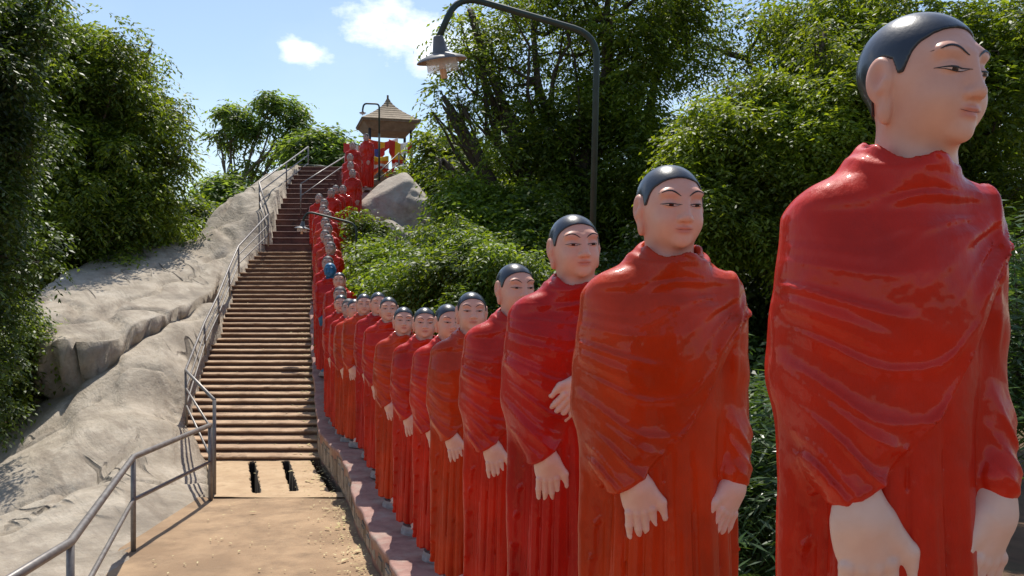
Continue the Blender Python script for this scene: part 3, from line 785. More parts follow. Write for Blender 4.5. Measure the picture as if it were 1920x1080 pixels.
# steps of the lower flight
n1 = 37; y = 12.3; z = path_z(12.3); steps = []
for i in range(n1):
    f = i/(n1-1); tread = .285-.045*f; riser = .074+.037*f
    z += riser; steps.append((y, z, tread)); y += tread
land_y, land_z = y, z
print('landing', land_y, land_z-E, 'y px', 540-(land_z-E)/land_y*1600)
steps2 = []
z = land_z+.02
for i in range(16):
    riser = .19; z += riser; steps2.append((y, z, .40)); y += .40
top_y, top_z = y, z
print('top', top_y, top_z-E, 540-(top_z-E)/top_y*1600)
def stair_z(yy):
    if yy < 12.3: return path_z(yy)
    r = path_z(12.3)
    for s in steps+steps2:
        if yy >= s[0]: r = s[1]
    return r
def build_flight(name, st, m, label, jitter, seed):
    rn = random.Random(seed); root = empty(name, (LE(st[0][0]), st[0][0], st[0][1])); tag(root, label, 'staircase')
    for i, (y0, z0, tr) in enumerate(st):
        b = MB(); n = 14
        xl, xr = LE(y0)-.25, RE(y0)-.0
        y1 = y0+tr+.06; zb = z0-.34
        vs = []; fs = []; fm = []
        for k in range(n+1):
            x = xl+(xr-xl)*k/n
            dz = rn.uniform(-jitter, jitter); dy = rn.uniform(-jitter, jitter)*1.4
            prof = [(y0+.022, zb), (y0+.022+dy, z0-.036), (y0+dy, z0-.030), (y0-.004+dy, z0-.010+dz), (y0+.012+dy, z0+dz), (y1, z0+.004), (y1, zb)]
            vs += [(x, p, q) for p, q in prof]
        c = 7
        for k in range(n):
            for j in range(c-1):
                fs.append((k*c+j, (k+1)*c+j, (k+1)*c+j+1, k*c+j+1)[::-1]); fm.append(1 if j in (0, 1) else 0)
        fs.append(tuple(range(c))); fs.append(tuple(range(n*c, n*c+c))[::-1])
        b.add(vs, fs); b.m = fm+[0, 0]
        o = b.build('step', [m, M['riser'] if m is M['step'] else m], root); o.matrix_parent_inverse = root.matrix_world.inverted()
        o.location = -root.location
    return root
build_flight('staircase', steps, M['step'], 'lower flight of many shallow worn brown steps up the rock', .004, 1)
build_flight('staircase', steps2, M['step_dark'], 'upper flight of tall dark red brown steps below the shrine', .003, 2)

# path slab
def strip(name, ys, xl, xr, zf, m, nx=14, bumpy=.008, seed=1, drop=None):
    V = []; F = []
    for yy in ys:
        for k in range(nx+1):
            x = xl(yy)+(xr(yy)-xl(yy))*k/nx
            V.append((x, yy, zf(yy)))
    V = np.array(V); V[:, 2] += bumpy*fbm(V[:, 0]*1.5, V[:, 1]*1.5, V[:, 0]*0, 4, seed)
    w = nx+1
    for i in range(len(ys)-1):
        for k in range(nx): F.append((i*w+k, i*w+k+1, (i+1)*w+k+1, (i+1)*w+k))
    return mesh_np(name, V, F, m)
o = strip('path', np.arange(-3, 9.91, .1), lambda y: LE(y)-.12, lambda y: RE(y)+.05, path_z, M['path'], 40, .012)
tag(o, kind='structure')
# pale cut rock floor between path and stairs, with its two drain slots cut open
slots = [((472, 868), (481, 926), .048), ((535, 868), (552, 922), .052), ((597, 866), (634, 922), .11)]
def cut_floor():
    ys = np.arange(9.82, 12.45, .02); nx = 130
    V = []; 
    for yy in ys:
        xl = float(np.interp(yy, [9.8, 12.4], [-3.42, -4.45])); xr = RE(yy)+.05
        for k in range(nx+1): V.append((xl+(xr-xl)*k/nx, yy, path_z(yy)+.012))
    V = np.array(V); V[:, 2] += .014*fbm(V[:, 0]*2, V[:, 1]*2, V[:, 0]*0, 4, 3)
    for (a, b, w) in slots:
        za = E-2.45; Da = 1600*2.5/(a[1]-540); Db = 1600*2.44/(b[1]-540)
        A = np.array([(a[0]-960)/1600*Da, Da]); B = np.array([(b[0]-960)/1600*Db, Db]); d = B-A
        t = np.clip(((V[:, 0]-A[0])*d[0]+(V[:, 1]-A[1])*d[1])/d.dot(d), 0, 1)
        ds = np.hypot(V[:, 0]-A[0]-t*d[0], V[:, 1]-A[1]-t*d[1])+.012*vnoise(V[:, 0]*12, V[:, 1]*12, V[:, 0]*0, 4)
        V[:, 2] -= .9*sstep(w, w-.014, ds)
    w = nx+1; F = [(i*w+k, i*w+k+1, (i+1)*w+k+1, (i+1)*w+k) for i in range(len(ys)-1) for k in range(nx)]
    zz = V[:, 2]-np.array([path_z(v) for v in V[:, 1]]); mi = (zz[np.array(F)].min(1) < -.07).astype(int)  # sunken slot faces get the painted shade colour
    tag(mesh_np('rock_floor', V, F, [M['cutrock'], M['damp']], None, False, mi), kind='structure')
cut_floor()

# ------------------------------------------------------------------ ledge carrying the statues and its side wall
fy = np.array([f[1] for f in foot_pts]); fz = np.array([f[2] for f in foot_pts]); fx = np.array([f[0] for f in foot_pts])
def ledge_z(y): return float(np.interp(y, np.concatenate([[-2], fy, [30]]), np.concatenate([[fz[0]+.1], fz, [fz[-1]+.3]])))
def row_x(y): return float(np.interp(y, np.concatenate([[-2], fy]), np.concatenate([[fx[0]+.9], fx])))
def build_ledge():
    ys = np.arange(-1, 28.9, .12)
    # slab: top, outer lip, right side
    V = []; F = []
    for yy in ys:
        zt = ledge_z(yy)
        zt = float(np.mean([ledge_z(yy+q) for q in (-.5, -.25, 0, .25, .5)]))-.004
        zt = min(zt, ledge_z(yy)+.02)
        xl = RE(yy); xr = max(row_x(yy)+.42, xl+.75)
        jx = .012*math.sin(yy*5.1)+.008*math.sin(yy*13)
        zz = [(xl+.03, zt-.9), (xl-.02+jx, zt-.055), (xl-.035+jx, zt-.05), (xl-.035+jx, zt-.006), (xl-.02+jx, zt), (xl+.1, zt+.002), ((xl+xr)/2, zt+.004), (xr-.02, zt), (xr, zt-.02), (xr, zt-1.6)]
        V += [(a, yy, b) for a, b in zz]
    c = 10
    for i in range(len(ys)-1):
        for j in range(c-1): F.append((i*c+j, i*c+j+1, (i+1)*c+j+1, (i+1)*c+j)[::-1])
    root = empty('statue_ledge', (0, 0, 0)); tag(root, 'pink concrete ledge with a panelled side wall under the row of statues', 'ledge')
    o = mesh_np('ledge_slab', V, F, M['ledge'], root, smooth=False)
    # wall below the lip
    V = []; F = []
    for yy in ys:
        zt = min(float(np.mean([ledge_z(yy+q) for q in (-.5, -.25, 0, .25, .5)]))-.004, ledge_z(yy)+.02)
        V += [(RE(yy)+.0, yy, zt-.054), (RE(yy)+.0, yy, stair_z(yy)-.6), (RE(yy)+.3, yy, stair_z(yy)-.6), (RE(yy)+.3, yy, zt-.054)]
    for i in range(len(ys)-1):
        for j in range(3): F.append((i*4+j, i*4+j+1, (i+1)*4+j+1, (i+1)*4+j))
    mesh_np('side_wall', V, F, M['wall'], root, smooth=False)
    rn = random.Random(4)
    y = 2.2
    while y < 12.6:
        L_ = .34; y2 = y+L_-.06
        def zt(yy): return ledge_z(yy)-.10
        def zb(yy): return max(path_z(yy)+.07, ledge_z(yy)-.75)
        b = MB(); o_ = .018
        a = [(RE(y)-o_, y, zb(y)), (RE(y2)-o_, y2, zb(y2)), (RE(y2)-o_, y2, zt(y2)), (RE(y)-o_, y, zt(y))]
        bb = [(p[0]+.05, p[1], p[2]) for p in a]
        if rn.random() < .6:
            md = [(np.array(a[0])+np.array(a[1]))/2, (np.array(a[2])+np.array(a[3]))/2]
        b.add(a+bb, [(3, 2, 1, 0), (0, 1, 5, 4), (1, 2, 6, 5), (2, 3, 7, 6), (3, 0, 4, 7)])
        # inner raised lozenge-like smaller panel
        cc = np.mean(np.array(a), 0); ia = [(cc+(np.array(p)-cc)*.62)-np.array([.012, 0, 0]) for p in a]; ib = [p+np.array([.03, 0, 0]) for p in ia]
        b.add([tuple(p) for p in ia+ib], [(3, 2, 1, 0), (0, 1, 5, 4), (1, 2, 6, 5), (2, 3, 7, 6), (3, 0, 4, 7)])
        b.build('wall_panel', M['tile'] if rn.random() < .6 else M['wall'], root)
        y += L_
build_ledge()

# ------------------------------------------------------------------ rock hill on the left (height field through surveyed points)
def tps(pts, smooth=.02):
    A = np.array(pts); n = len(A)
    r = np.hypot(A[:, None, 0]-A[None, :, 0], A[:, None, 1]-A[None, :, 1])
    K = np.where(r > 0, r*r*np.log(r+1e-12), 0)+smooth*np.eye(n)
    Pm = np.concatenate([np.ones((n, 1)), A[:, :2]], 1)
    Mx = np.block([[K, Pm], [Pm.T, np.zeros((3, 3))]])
    s = np.linalg.solve(Mx, np.concatenate([A[:, 2], np.zeros(3)]))
    def f(x, y):
        out = s[n]+s[n+1]*x+s[n+2]*y
        for i in range(n):
            q = np.hypot(x-A[i, 0], y-A[i, 1]); out = out+s[i]*np.where(q > 0, q*q*np.log(q+1e-12), 0)
        return out
    return f
low_px = [(100, 1075, 7.0), (0, 1080, 6.9), (250, 1032, 7.75), (330, 985, 8.9), (395, 944, 9.8), (395, 868, 12.2), (350, 792, 13.5), (373, 684, 15.5),
          (399, 636, 16.7), (424, 572, 18.4), (440, 527, 19.9), (455, 498, 20.8), (488, 474, 21.8), (494, 420, 22.6), (500, 385, 23.8), (530, 342, 26.2), (560, 314, 28.6),
          (300, 700, 13.9), (200, 805, 11.8), (100, 890, 10.6), (0, 962, 9.8), (0, 868, 13), (60, 782, 14), (100, 742, 14.6), (144, 728, 14.6),
          (217, 678, 15.2), (260, 642, 15.6), (308, 611, 16.4), (366, 577, 17.8), (320, 800, 12.2), (200, 920, 9.6), (320, 900, 10.6), (250, 960, 8.9), (120, 985, 8.6),
          (480, 342, 27), (440, 374, 25.4), (405, 397, 24.4), (342, 462, 22.2), (400, 440, 23.2), (440, 420, 23.4), (400, 500, 20.8), (460, 470, 21.5), (475, 410, 22.6), (520, 330, 28)]
low = [tuple(P(*q)) for q in low_px]
low += [(-10.4, 24.5, 1.2), (-12, 24, 0), (-12, 20, -.6), (-12, 14, -.9), (-10.5, 28, 2), (-13, 30, -1), (-4, 4, .3), (-6, 4, .15), (-9, 5, -.2), (-9, 8, -.1), (-13, 8, -1), (-8.9, 32, 5.6), (-7.5, 31, 6.3), (-9.2, 16, -.3), (-7.4, 16, .25), (-7.6, 18, .9)]
flow = tps(low, .01)
up_px = [(125, 606, 15.4), (180, 573, 16.8), (250, 528, 18.8), (325, 489, 20.6), (342, 460, 22), (202, 618, 15.2), (260, 598, 16), (337, 573, 17.4), (300, 545, 18.3), (390, 530, 19.8), (120, 627, 15.0), (150, 640, 14.7), (380, 500, 20.6)]
up = [tuple(P(*q)) for q in up_px]
fup = tps(up, .02)
poly = np.array([(-6.95, 14.3), (-6.8, 15.2), (-6.65, 16.3), (-6.55, 17.7), (-6.8, 19.6), (-7.0, 21), (-8.1, 22.3), (-9.3, 21), (-9.4, 19), (-9.0, 17), (-8.6, 15.9), (-7.7, 14.5)])
def poly_sd(x, y):
    n = len(poly); inside = np.zeros(x.shape, bool); dmin = np.full(x.shape, 1e9)
    for i in range(n):
        a, b = poly[i], poly[(i+1) % n]; d = b-a
        t = np.clip(((x-a[0])*d[0]+(y-a[1])*d[1])/d.dot(d), 0, 1)
        dmin = np.minimum(dmin, np.hypot(x-a[0]-t*d[0], y-a[1]-t*d[1]))
        c = ((a[1] > y) != (b[1] > y)) & (x < (b[0]-a[0])*(y-a[1])/(b[1]-a[1]+1e-12)+a[0])
        inside ^= c
    return np.where(inside, dmin, -dmin)
def build_rock():
    st = .075
    xs = np.arange(-15, -1.9, st); ys = np.arange(3, 33.5, st)
    X, Y = np.meshgrid(xs, ys, indexing='ij')
    Z = flow(X, Y); U = fup(X, Y)
    sd = poly_sd(X, Y)+.10*fbm(X*.7, Y*.7, X*0, 2, 8)
    w = sstep(0, .07, sd)
    Z = np.where(w > 0, Z*(1-w)+np.maximum(Z, U+.10)*w, Z)
    # undulation, layered ledges, cracks
    Z = Z+.10*fbm(X*.55, Y*.35, X*0, 4, 21)+.030*fbm(X*2.2, Y*1.6, X*0, 4, 22)
    s = X*.9+Y*.42+.5*fbm(X*.5, Y*.5, X*0, 3, 31)
    lay = s*1.35; fr = lay-np.floor(lay)
    amp = .13*np.clip(.25+.9*vnoise(X*.6, Y*.35, X*0, 33), 0, 1)
    Z = Z+amp*(sstep(0, .12, fr)-fr)
    ck = np.abs(fbm(X*.45+5, Y*.28, X*0, 3, 41)); Z = Z-.14*np.exp(-(ck/.014)**2)
    # keep below path, steps; cut for flight corridors
    le = np.interp(Y, LE_Y, LE_X)
    stz = np.array([stair_z(v) for v in ys])[None, :]+0*Z
    inc = X-(le+.02+.06*vnoise(Y*2.5, X*0, X*0, 3))
    Z = np.where(inc > 0, np.minimum(Z, stz-.28), Z); Z = np.where(inc > .45, np.minimum(Z, -2.5), Z)
    gx = np.gradient(sd, st, axis=0); gy = np.gradient(sd, st, axis=1); gl_ = np.hypot(gx, gy)+1e-6
    hgt = np.clip((fup(X, Y)+.1-flow(X, Y)), 0, 1.0)
    push = .5*hgt*sstep(-.01, .03, sd)*sstep(.5, .05, sd)
    XO, YO = X-gx/gl_*push, Y-gy/gl_*push
    far = sstep(-9.9, -12.5, X); Z = Z*(1-far)+(-1.2)*far
    nearleft = (Y < 13)
    V = np.stack([XO, YO, Z], -1).reshape(-1, 3); ny = len(ys)
    I, J = np.meshgrid(np.arange(len(xs)-1), np.arange(ny-1), indexing='ij'); b = (I*ny+J).ravel()
    F = np.stack([b, b+ny, b+ny+1, b+1], 1)
    o = mesh_np('rock_slope', V, F, M['rock']); tag(o, kind='structure')
build_rock()

# boulders sculpted with noise
def boulder(name, c, r, m, seed, label, h=.09, flat=0, rot=0):
    X, Y, Z = grid([-v*1.35 for v in r], [v*1.35 for v in r], h)
    n = .30*fbm(X*.9, Y*.9, Z*.9, 3, seed)*min(r)+.10*fbm(X*3, Y*3, Z*3, 3, seed+5)*min(r)
    d = ell(X, Y, Z, (0, 0, 0), r)+n
    rn = random.Random(seed)
    for k in range(5):
        v = Vector((rn.uniform(-1, 1), rn.uniform(-1, 1), rn.uniform(-.2, 1))).normalized()
        e = math.sqrt((v.x*r[0])**2+(v.y*r[1])**2+(v.z*r[2])**2)*rn.uniform(.72, .9)
        d = smax(d, X*v.x+Y*v.y+Z*v.z-e, .12*min(r))
    V, Q = surface_nets(d, (X[0, 0, 0], Y[0, 0, 0], Z[0, 0, 0]), h)
    o = mesh_np(name, V, Q, m); o.location = c; o.rotation_euler = (0, 0, rot)
    return tag(o, label, 'boulder') if label else o
p = P(752, 425, 26.5)
boulder('boulder', p, (1.55, 1.2, 1.75), M['rock_pale'], 3, 'large pale boulder below the shrine, half hidden by bushes', .07)
p = P(735, 455, 25.2); boulder('boulder', p, (.8, .8, .75), M['rock_grey'], 9, 'dark shaded boulder at the foot of the large pale boulder', .06)
p = P(490, 430, 22.1)
# boulder('boulder', (p[0]-.12, p[1]+.1, p[2]), (.25, .5, .55), M['rock_grey'], 12, 'small rounded boulder wedged beside the landing rail', .035)
p = P(25, 1005, 8.3)

# ------------------------------------------------------------------ ground sheet (terrain rises under the stairs)
def build_ground():
    xs = np.concatenate([[-1500, -600, -250, -100, -50], np.arange(-30, 30.1, .6), [50, 100, 250, 600, 1500]])
    ys = np.concatenate([[-1500, -400, -100, -30], np.arange(-10, 60.1, .6), [80, 150, 400, 1500]])
    X, Y = np.meshgrid(xs, ys, indexing='ij')
    G = np.full(X.shape, -.35)
    G = G-.6*sstep(-6, -14, X)
    prof_y = [0, 12, 14, 18, 22, 25, 28, 40, 50]; prof_z = [-.5, -.5, -.1, 1.1, 2.5, 3.6, 4.9, 4.9, -.3]
    hz = np.interp(Y, prof_y, prof_z)
    rx = np.interp(Y, np.concatenate([[-2], fy, [40]]), np.concatenate([[fx[0]+.9], fx, [fx[-1]]]))
    dr = np.maximum(0, X-rx-.3); dl = np.maximum(0, -8-X)
    H = hz-.3*(dr > .01)-1.5*dr*np.interp(Y, [20, 29], [1, .7])-1.2*dl
    H = np.where(X > -7.2, np.where(Y > 12, H, -.6), H)
    G = np.maximum(G, H)
    G = np.where((X < RE_X[0]+.3) & (Y < 12.5) & (X > -3.5), np.minimum(G, -.55), G)
    inside = (np.abs(X) < 29) & (Y > -9) & (Y < 59)
    G = np.where(inside, G+.12*fbm(X*.7, Y*.7, X*0, 3, 50)*(X > -1), G)
    G = np.where(inside, G, -.6)
    le = np.interp(Y, LE_Y, LE_X)
    corridor = (X > le-1.5) & (X < rx+.4) & (Y > 12) & (Y < 30)
    stz = np.array([stair_z(v)-.75 for v in ys])[None, :]+0*X
    G = np.where(corridor, np.minimum(G, stz), G)
    V = np.stack([X, Y, G], -1).reshape(-1, 3); ny = len(ys)
    I, J = np.meshgrid(np.arange(len(xs)-1), np.arange(ny-1), indexing='ij'); b = (I*ny+J).ravel()
    tag(mesh_np('ground', V, np.stack([b, b+ny, b+ny+1, b+1], 1), M['ground']), kind='structure')
build_ground()

# ------------------------------------------------------------------ railings
def V3(px, py, D): return Vector(P(px, py, D))
def railing(name, label, rails, posts, r=.022, mt=None):
    root = empty(name, posts[0][1]); tag(root, label, 'railing')
    inv = -root.location
    for (pts, rr) in rails:
        b = MB(); b.tube(pts, rr, 10); o = b.build('rail', mt or M['metal'], root, True); o.location = inv
    for (a, c, rr) in posts:
        b = MB(); b.tube([a, c], rr, 8); o = b.build('post', mt or M['metal'], root, True); o.location = inv
    return root
A0, A1, A2, A3 = V3(-90, 1115, 4.0), V3(132, 1017, 5.0), V3(250, 857, 7.6), V3(394, 797, 9.72)
B1, B2, B3 = V3(132, 1200, 5.0), V3(250, 1036, 7.6), V3(395, 950, 9.72)
B1.z = path_z(5)-.1
m1 = V3(150, 1110, 5.0); m1.z = (A1.z+B1.z)/2; m1 = Vector((A1.x, A1.y, A1.z-.42)); m2 = V3(250, 937, 7.6); m3 = V3(394, 866, 9.72)
A00 = Vector((-2.45, 3.2, A1.z+.05)); 
railing('railing', 'thick bare metal railing along the left of the sandy path', [([A00, A1, A2, A3], .027), ([Vector((-2.45, 3.2, m1.z+.03)), m1, m2, m3], .019)],
        [(A1, B1, .024), (A2, B2, .024), (A3, B3, .026), (A00, Vector((-2.45, 3.2, path_z(3.2)-.1)), .024)])
# lower stair railing
T = [V3(402, 750, 9.95), V3(348, 694, 13.3), V3(383, 606, 15.6), V3(409, 553, 17.2), V3(429, 503, 18.8), V3(447, 462, 20.2), V3(503, 402, 21.9)]
G = [V3(402, 940, 9.95), V3(350, 797, 13.3), V3(385, 665, 15.6), V3(411, 607, 17.2), V3(431, 556, 18.8), V3(448, 512, 20.2), V3(503, 462, 21.9)]
def lerp(a, b, t): return a+(b-a)*t
rails = [(T, .021)]+[([lerp(a, g, q) for a, g in zip(T, G)], .015) for q in (.33, .64)]
railing('railing', 'grey three bar railing climbing the left side of the lower steps', rails, [(a+Vector((0, 0, 0)), g, .022) for a, g in zip(T, G)])
T2 = [V3(504, 402, 22.0), V3(486, 342, 23.4), V3(578, 275, 29)]
G2 = [V3(504, 458, 22.0), V3(487, 392, 23.4), V3(578, 318, 29)]
md = lerp(T2[1], T2[2], .5); T2.insert(2, md); G2.insert(2, lerp(G2[1], G2[2], .5))
rails = [(T2, .022)]+[([lerp(a, g, q) for a, g in zip(T2, G2)], .017) for q in (.36, .72)]
railing('railing', 'three bar railing running up over the rock beside the upper steps', rails, [(a, g, .022) for a, g in zip(T2[1:], G2[1:])])
T3 = [V3(564, 345, 24.0), V3(652, 290, 28.5)]; G3 = [V3(564, 404, 24.0), V3(652, 330, 28.5)]
railing('railing', 'pale two bar handrail in the middle of the upper steps', [(T3, .022), ([lerp(T3[0], G3[0], .38), lerp(T3[1], G3[1], .38)], .018)], [(a, g, .022) for a, g in zip(T3, G3)], mt=M['metal'])
T4 = [V3(560, 322, 28.6), V3(562, 309, 28.6), V3(600, 311, 28.8), V3(616, 313, 28.8), V3(618, 325, 28.8)]
railing('railing', 'low dark bar with rounded corners at the head of the steps', [(T4, .025), ([V3(563, 315, 28.6), V3(612, 318, 28.8)], .015)], [(V3(575, 310, 28.7), V3(575, 325, 28.7), .015), (V3(590, 310, 28.7), V3(590, 325, 28.7), .015)], mt=M['pole'])
T5 = [V3(700, 333, 28.2), V3(748, 287, 30), V3(792, 334, 30.5)]; G5 = [V3(700, 354, 28.2), V3(748, 330, 30), V3(792, 362, 30.5)]
railing('railing', 'grey railing peaking below the shrine beside the pale boulder', [(T5, .026), ([lerp(a, g, .45) for a, g in zip(T5, G5)], .02)], [(a, g, .024) for a, g in zip(T5, G5)])

# ------------------------------------------------------------------ lamps
def lamp(base, top, bend, corner, drop, s, label, poler, tilt):
    root = empty('street_lamp', base); tag(root, label, 'lamp'); inv = -root.location
    def rnd(pts, r_, n=6):
        out = [pts[0]]
        for i in range(1, len(pts)-1):
            a, p_, c = pts[i-1], pts[i], pts[i+1]
            d1 = (a-p_).normalized()*r_; d2 = (c-p_).normalized()*r_
            for k in range(n+1):
                t = k/n; out.append((p_+d1)*(1-t)**2+p_*2*t*(1-t)+(p_+d2)*t*t)
        out.append(pts[-1]); return out
    b = MB(); b.tube([base, lerp(base, top, .62)], poler*1.15, 12); o = b.build('pole', M['pole'], root, True); o.location = inv
    b = MB(); b.tube(rnd([lerp(base, top, .62), top, corner, drop], .15*s*1.6), poler, 12); o = b.build('arm', M['pole'], root, True); o.location = inv
    Mx = (Matrix.Rotation(tilt[0], 3, 'X') @ Matrix.Rotation(tilt[1], 3, 'Y'))*s
    c = drop
    b = MB(); b.lathe(c, [(.001, .02), (.045, .02), (.05, 0), (.075, -.12), (.085, -.13), (.085, -.16)], 24, Mx); o = b.build('lamp_housing', M['lampmetal'], root, True); o.location = inv
    b = MB(); b.cur = 0; b.lathe(c, [(.08, -.135), (.215, -.185), (.235, -.205), (.238, -.212)], 32, Mx)
    b.cur = 1; b.lathe(c, [(.238, -.212), (.228, -.207), (.21, -.194), (.08, -.148), (.001, -.148)], 32, Mx)
    o = b.build('lamp_shade', [M['lampmetal'], M['lampunder']], root, True); o.location = inv
    b = MB(); b.lathe(c, [(.15, -.17), (.148, -.30), (.145, -.30), (.146, -.17)], 28, Mx); o = b.build('glass_skirt', M['glass'], root, True); o.location = inv
    b = MB()
    for k in range(4):
        a = k*math.pi/2+.4; q = Vector((.018*math.cos(a), .018*math.sin(a), 0))
        b.tube([c+Mx @ (q+Vector((0, 0, -.15))), c+Mx @ (q+Vector((0, 0, -.37)))], .015*s, 10)
    o = b.build('lamp_tube', M['bulb'], root, True); o.location = inv
gl = bpy.data.materials.new('lamp glass'); gl.use_nodes = True
gb = gl.node_tree.nodes['Principled BSDF']; gb.inputs['Base Color'].default_value = (.8, .78, .74, 1); gb.inputs['Roughness'].default_value = .15; gb.inputs['Alpha'].default_value = .35
M['glass'] = gl
D = 6.6
bs = V3(1092, 700, D); bs.z = -.4
lamp(bs, V3(1120, 66, D), None, V3(858, -10, D-.1), V3(822, 72, D-.2), .80, 'tall dark green lamp post with a long arm above the nearer statues', .025, (R(8), R(-8)))
D = 17.0
bs = V3(668, 570, D); bs.z = .2
lamp(bs, V3(668, 420, D), None, V3(574, 396, D), V3(568, 416, D), .66, 'short dark lamp post with a bell shaped lamp hanging in front of the lower group', .022, (R(0), R(6)))
D = 28.5
bs = V3(711, 340, D)
lamp(bs, V3(711, 195, D), None, V3(682, 194, D), V3(680, 206, D), .5, 'thin lamp post in front of the shrine roof', .03, (R(0), R(0)))

# ------------------------------------------------------------------ shrine with draped flags
def shrine():
    D = 33.; c = P(727, 232, D); fl = P(727, 322, D)[2]; ez = c[2]
    root = empty('shrine', (c[0], D, fl), R(16)); tag(root, 'small open shrine with a steep tiled pyramid roof at the top of the stairs', 'shrine')
    hw = 1.08; H = .98; z0 = ez-fl
    b = MB(); n = 9
    for k in range(n):
        t0, t1 = k/n, (k+1)/n
        def w(t): return hw*((1-t)**1.55*.98+.02)
        a0, a1 = w(t0), w(t1)*1.0; zz0, zz1 = z0+H*t0, z0+H*t1
        b.lathe((0, 0, 0), [(a0*1.414+.05, zz0-.05), (a0*1.414+.055, zz0-.005), (a1*1.414+.015, zz1)], 4, Matrix.Rotation(math.pi/4, 3, 'Z'))
    b.tube([(0, 0, z0+H-.05), (0, 0, z0+H+.12)], .04, 8)
    b.build('roof', M['rooftile'], root)
    b = MB(); b.lathe((0, 0, 0), [(hw*1.40, z0-.034), (hw*1.43, z0-.036), (hw*1.43, z0-.10), (hw*1.34, z0-.12), (hw*1.0, z0-.42), (.001, z0-.42)], 4, Matrix.Rotation(math.pi/4, 3, 'Z'))
    b.build('eave', M['roofwood'], root)
    for sx in (-1, 1):
        for sy in (-1, 1):
            b = MB(); b.tube([(sx*.78, sy*.78, z0-.30), (sx*.78, sy*.78, -.6)], .055, 10); b.lathe((sx*.78, sy*.78, .25), [(.0, .0), (.09, .0), (.1, -.1), (.07, -.2), (.07, -.8)], 12)
            b.build('pillar', M['darkwood'], root, True)
    b = MB(); b.box((0, 0, -.35), (1.1, 1.1, .3)); b.build('platform', M['wall'], root)
shrine()
def flag(p, w, h, ang, cols, label, sag=.15, seed=0, vert=True):
    n, m_ = 20, 16; V = []; F = []; mi = []
    ux, uy = math.cos(ang), math.sin(ang)
    for j in range(m_+1):
        for i in range(n+1):
            s, t = i/n, j/m_
            wob = .06*math.sin(s*9+t*3+seed)+.04*math.sin(s*17+seed*2)
            V.append((p[0]+ux*w*(s-.5)-uy*wob, p[1]+uy*w*(s-.5)+ux*wob, p[2]-h*t*(1-.25*math.sin(s*7+seed)*t)-sag*math.sin(math.pi*s)))
    for j in range(m_):
        for i in range(n):
            F.append((j*(n+1)+i, j*(n+1)+i+1, (j+1)*(n+1)+i+1, (j+1)*(n+1)+i))
            q = (i/n if vert else j/m_); mi.append(min(len(cols)-1, int(q*len(cols))))
    o = mesh_np('flag', V, F, [M['fl_'+c] for c in cols], None, True, mi)
    md_ = o.modifiers.new('solid', 'SOLIDIFY'); md_.thickness = .006
    tag(o, label, 'flag', 'striped flags and cloths hung around the shrine'); return o
flag(P(672, 268, 29.5), 1.0, .45, .2, ['red', 'white', 'orange', 'red'], 'red, white and orange cloth slung at the left end of the shrine', .1, 1)
flag(P(715, 258, 31), 1.2, .35, .1, ['orange', 'red', 'yellow', 'red', 'white'], 'striped cloth with yellow folds under the shrine eave', .15, 2)
flag(P(752, 262, 31), .9, .5, .3, ['red', 'yellow', 'white', 'red'], 'red and yellow cloth bunched at the right end of the eave', .12, 3)
flag(P(712, 292, 30.5), .62, .62, .1, ['yellow', 'orange', 'white', 'red', 'orange'], 'hanging flag with yellow top and white band beside the lone slim statue', .05, 4, False)
flag(P(745, 292, 31), .42, .5, -.2, ['yellow', 'red', 'white', 'red'], 'small flag with yellow edge in front of the shrine pillar', .03, 5, False)
flag(P(700, 275, 30.8), .8, .32, .3, ['white', 'red', 'blue', 'red'], 'white and red cloth hanging behind the lone slim statue', .1, 6)

# ------------------------------------------------------------------ foliage
def leaves(name, clumps, nspr, m, size, seed, parent, droop=.6, nl=9, aspect=.38, spr=None):
    rg = np.random.default_rng(seed)
    C = np.array(clumps, float)                        # x y z r
    wts = C[:, 3]**2; wts = wts/wts.sum()
    k = rg.choice(len(C), nspr, p=wts)
    d = rg.normal(size=(nspr, 3)); d /= np.linalg.norm(d, axis=1)[:, None]
    rr = C[k, 3]*rg.uniform(.35, 1.0, nspr)**.6
    pos = C[k, :3]+d*rr[:, None]*np.array([1, 1, .72])
    L_ = (spr or size*4.2)*rg.uniform(.7, 1.3, nspr)
    dirn = d*np.array([1, 1, .5])+rg.normal(size=(nspr, 3))*.35+np.array([0, 0, -droop*.35]); dirn /= np.linalg.norm(dirn, axis=1)[:, None]
    t = np.linspace(.12, 1, nl)
    # rachis points drooping
    Pp = pos[:, None, :]+dirn[:, None, :]*(L_[:, None]*t[None])[..., None]
    Pp[..., 2] -= droop*L_[:, None]*t[None]**2*.6
    side = np.cross(dirn, np.array([0, 0, 1.])); side /= (np.linalg.norm(side, axis=1)[:, None]+1e-9)
    sg = np.where(np.arange(nl) % 2 == 0, 1, -1)[None, :, None]
    ld = side[:, None, :]*sg*rg.uniform(.6, 1.1, (nspr, nl, 1))+dirn[:, None, :]*.55+rg.normal(size=(nspr, nl, 3))*.22+np.array([0, 0, -droop*.55])
    ld /= np.linalg.norm(ld, axis=2)[..., None]
    nrm = np.array([0, 0, 1.])+rg.normal(size=(nspr, nl, 3))*.55
    wd = np.cross(ld, nrm); wd /= (np.linalg.norm(wd, axis=2)[..., None]+1e-9)
    s = size*rg.uniform(.65, 1.2, (nspr, nl, 1))
    b0 = Pp; b1 = Pp+ld*s*.45+wd*s*aspect*.5; b2 = Pp+ld*s+np.array([0, 0, -1.])*s*.12*droop; b3 = Pp+ld*s*.45-wd*s*aspect*.5
    V = np.stack([b0, b1, b2, b3], 2).reshape(-1, 3)
    F = np.arange(len(V)).reshape(-1, 4)
    o = mesh_np(name, V, F, m, parent, smooth=False)
    return o
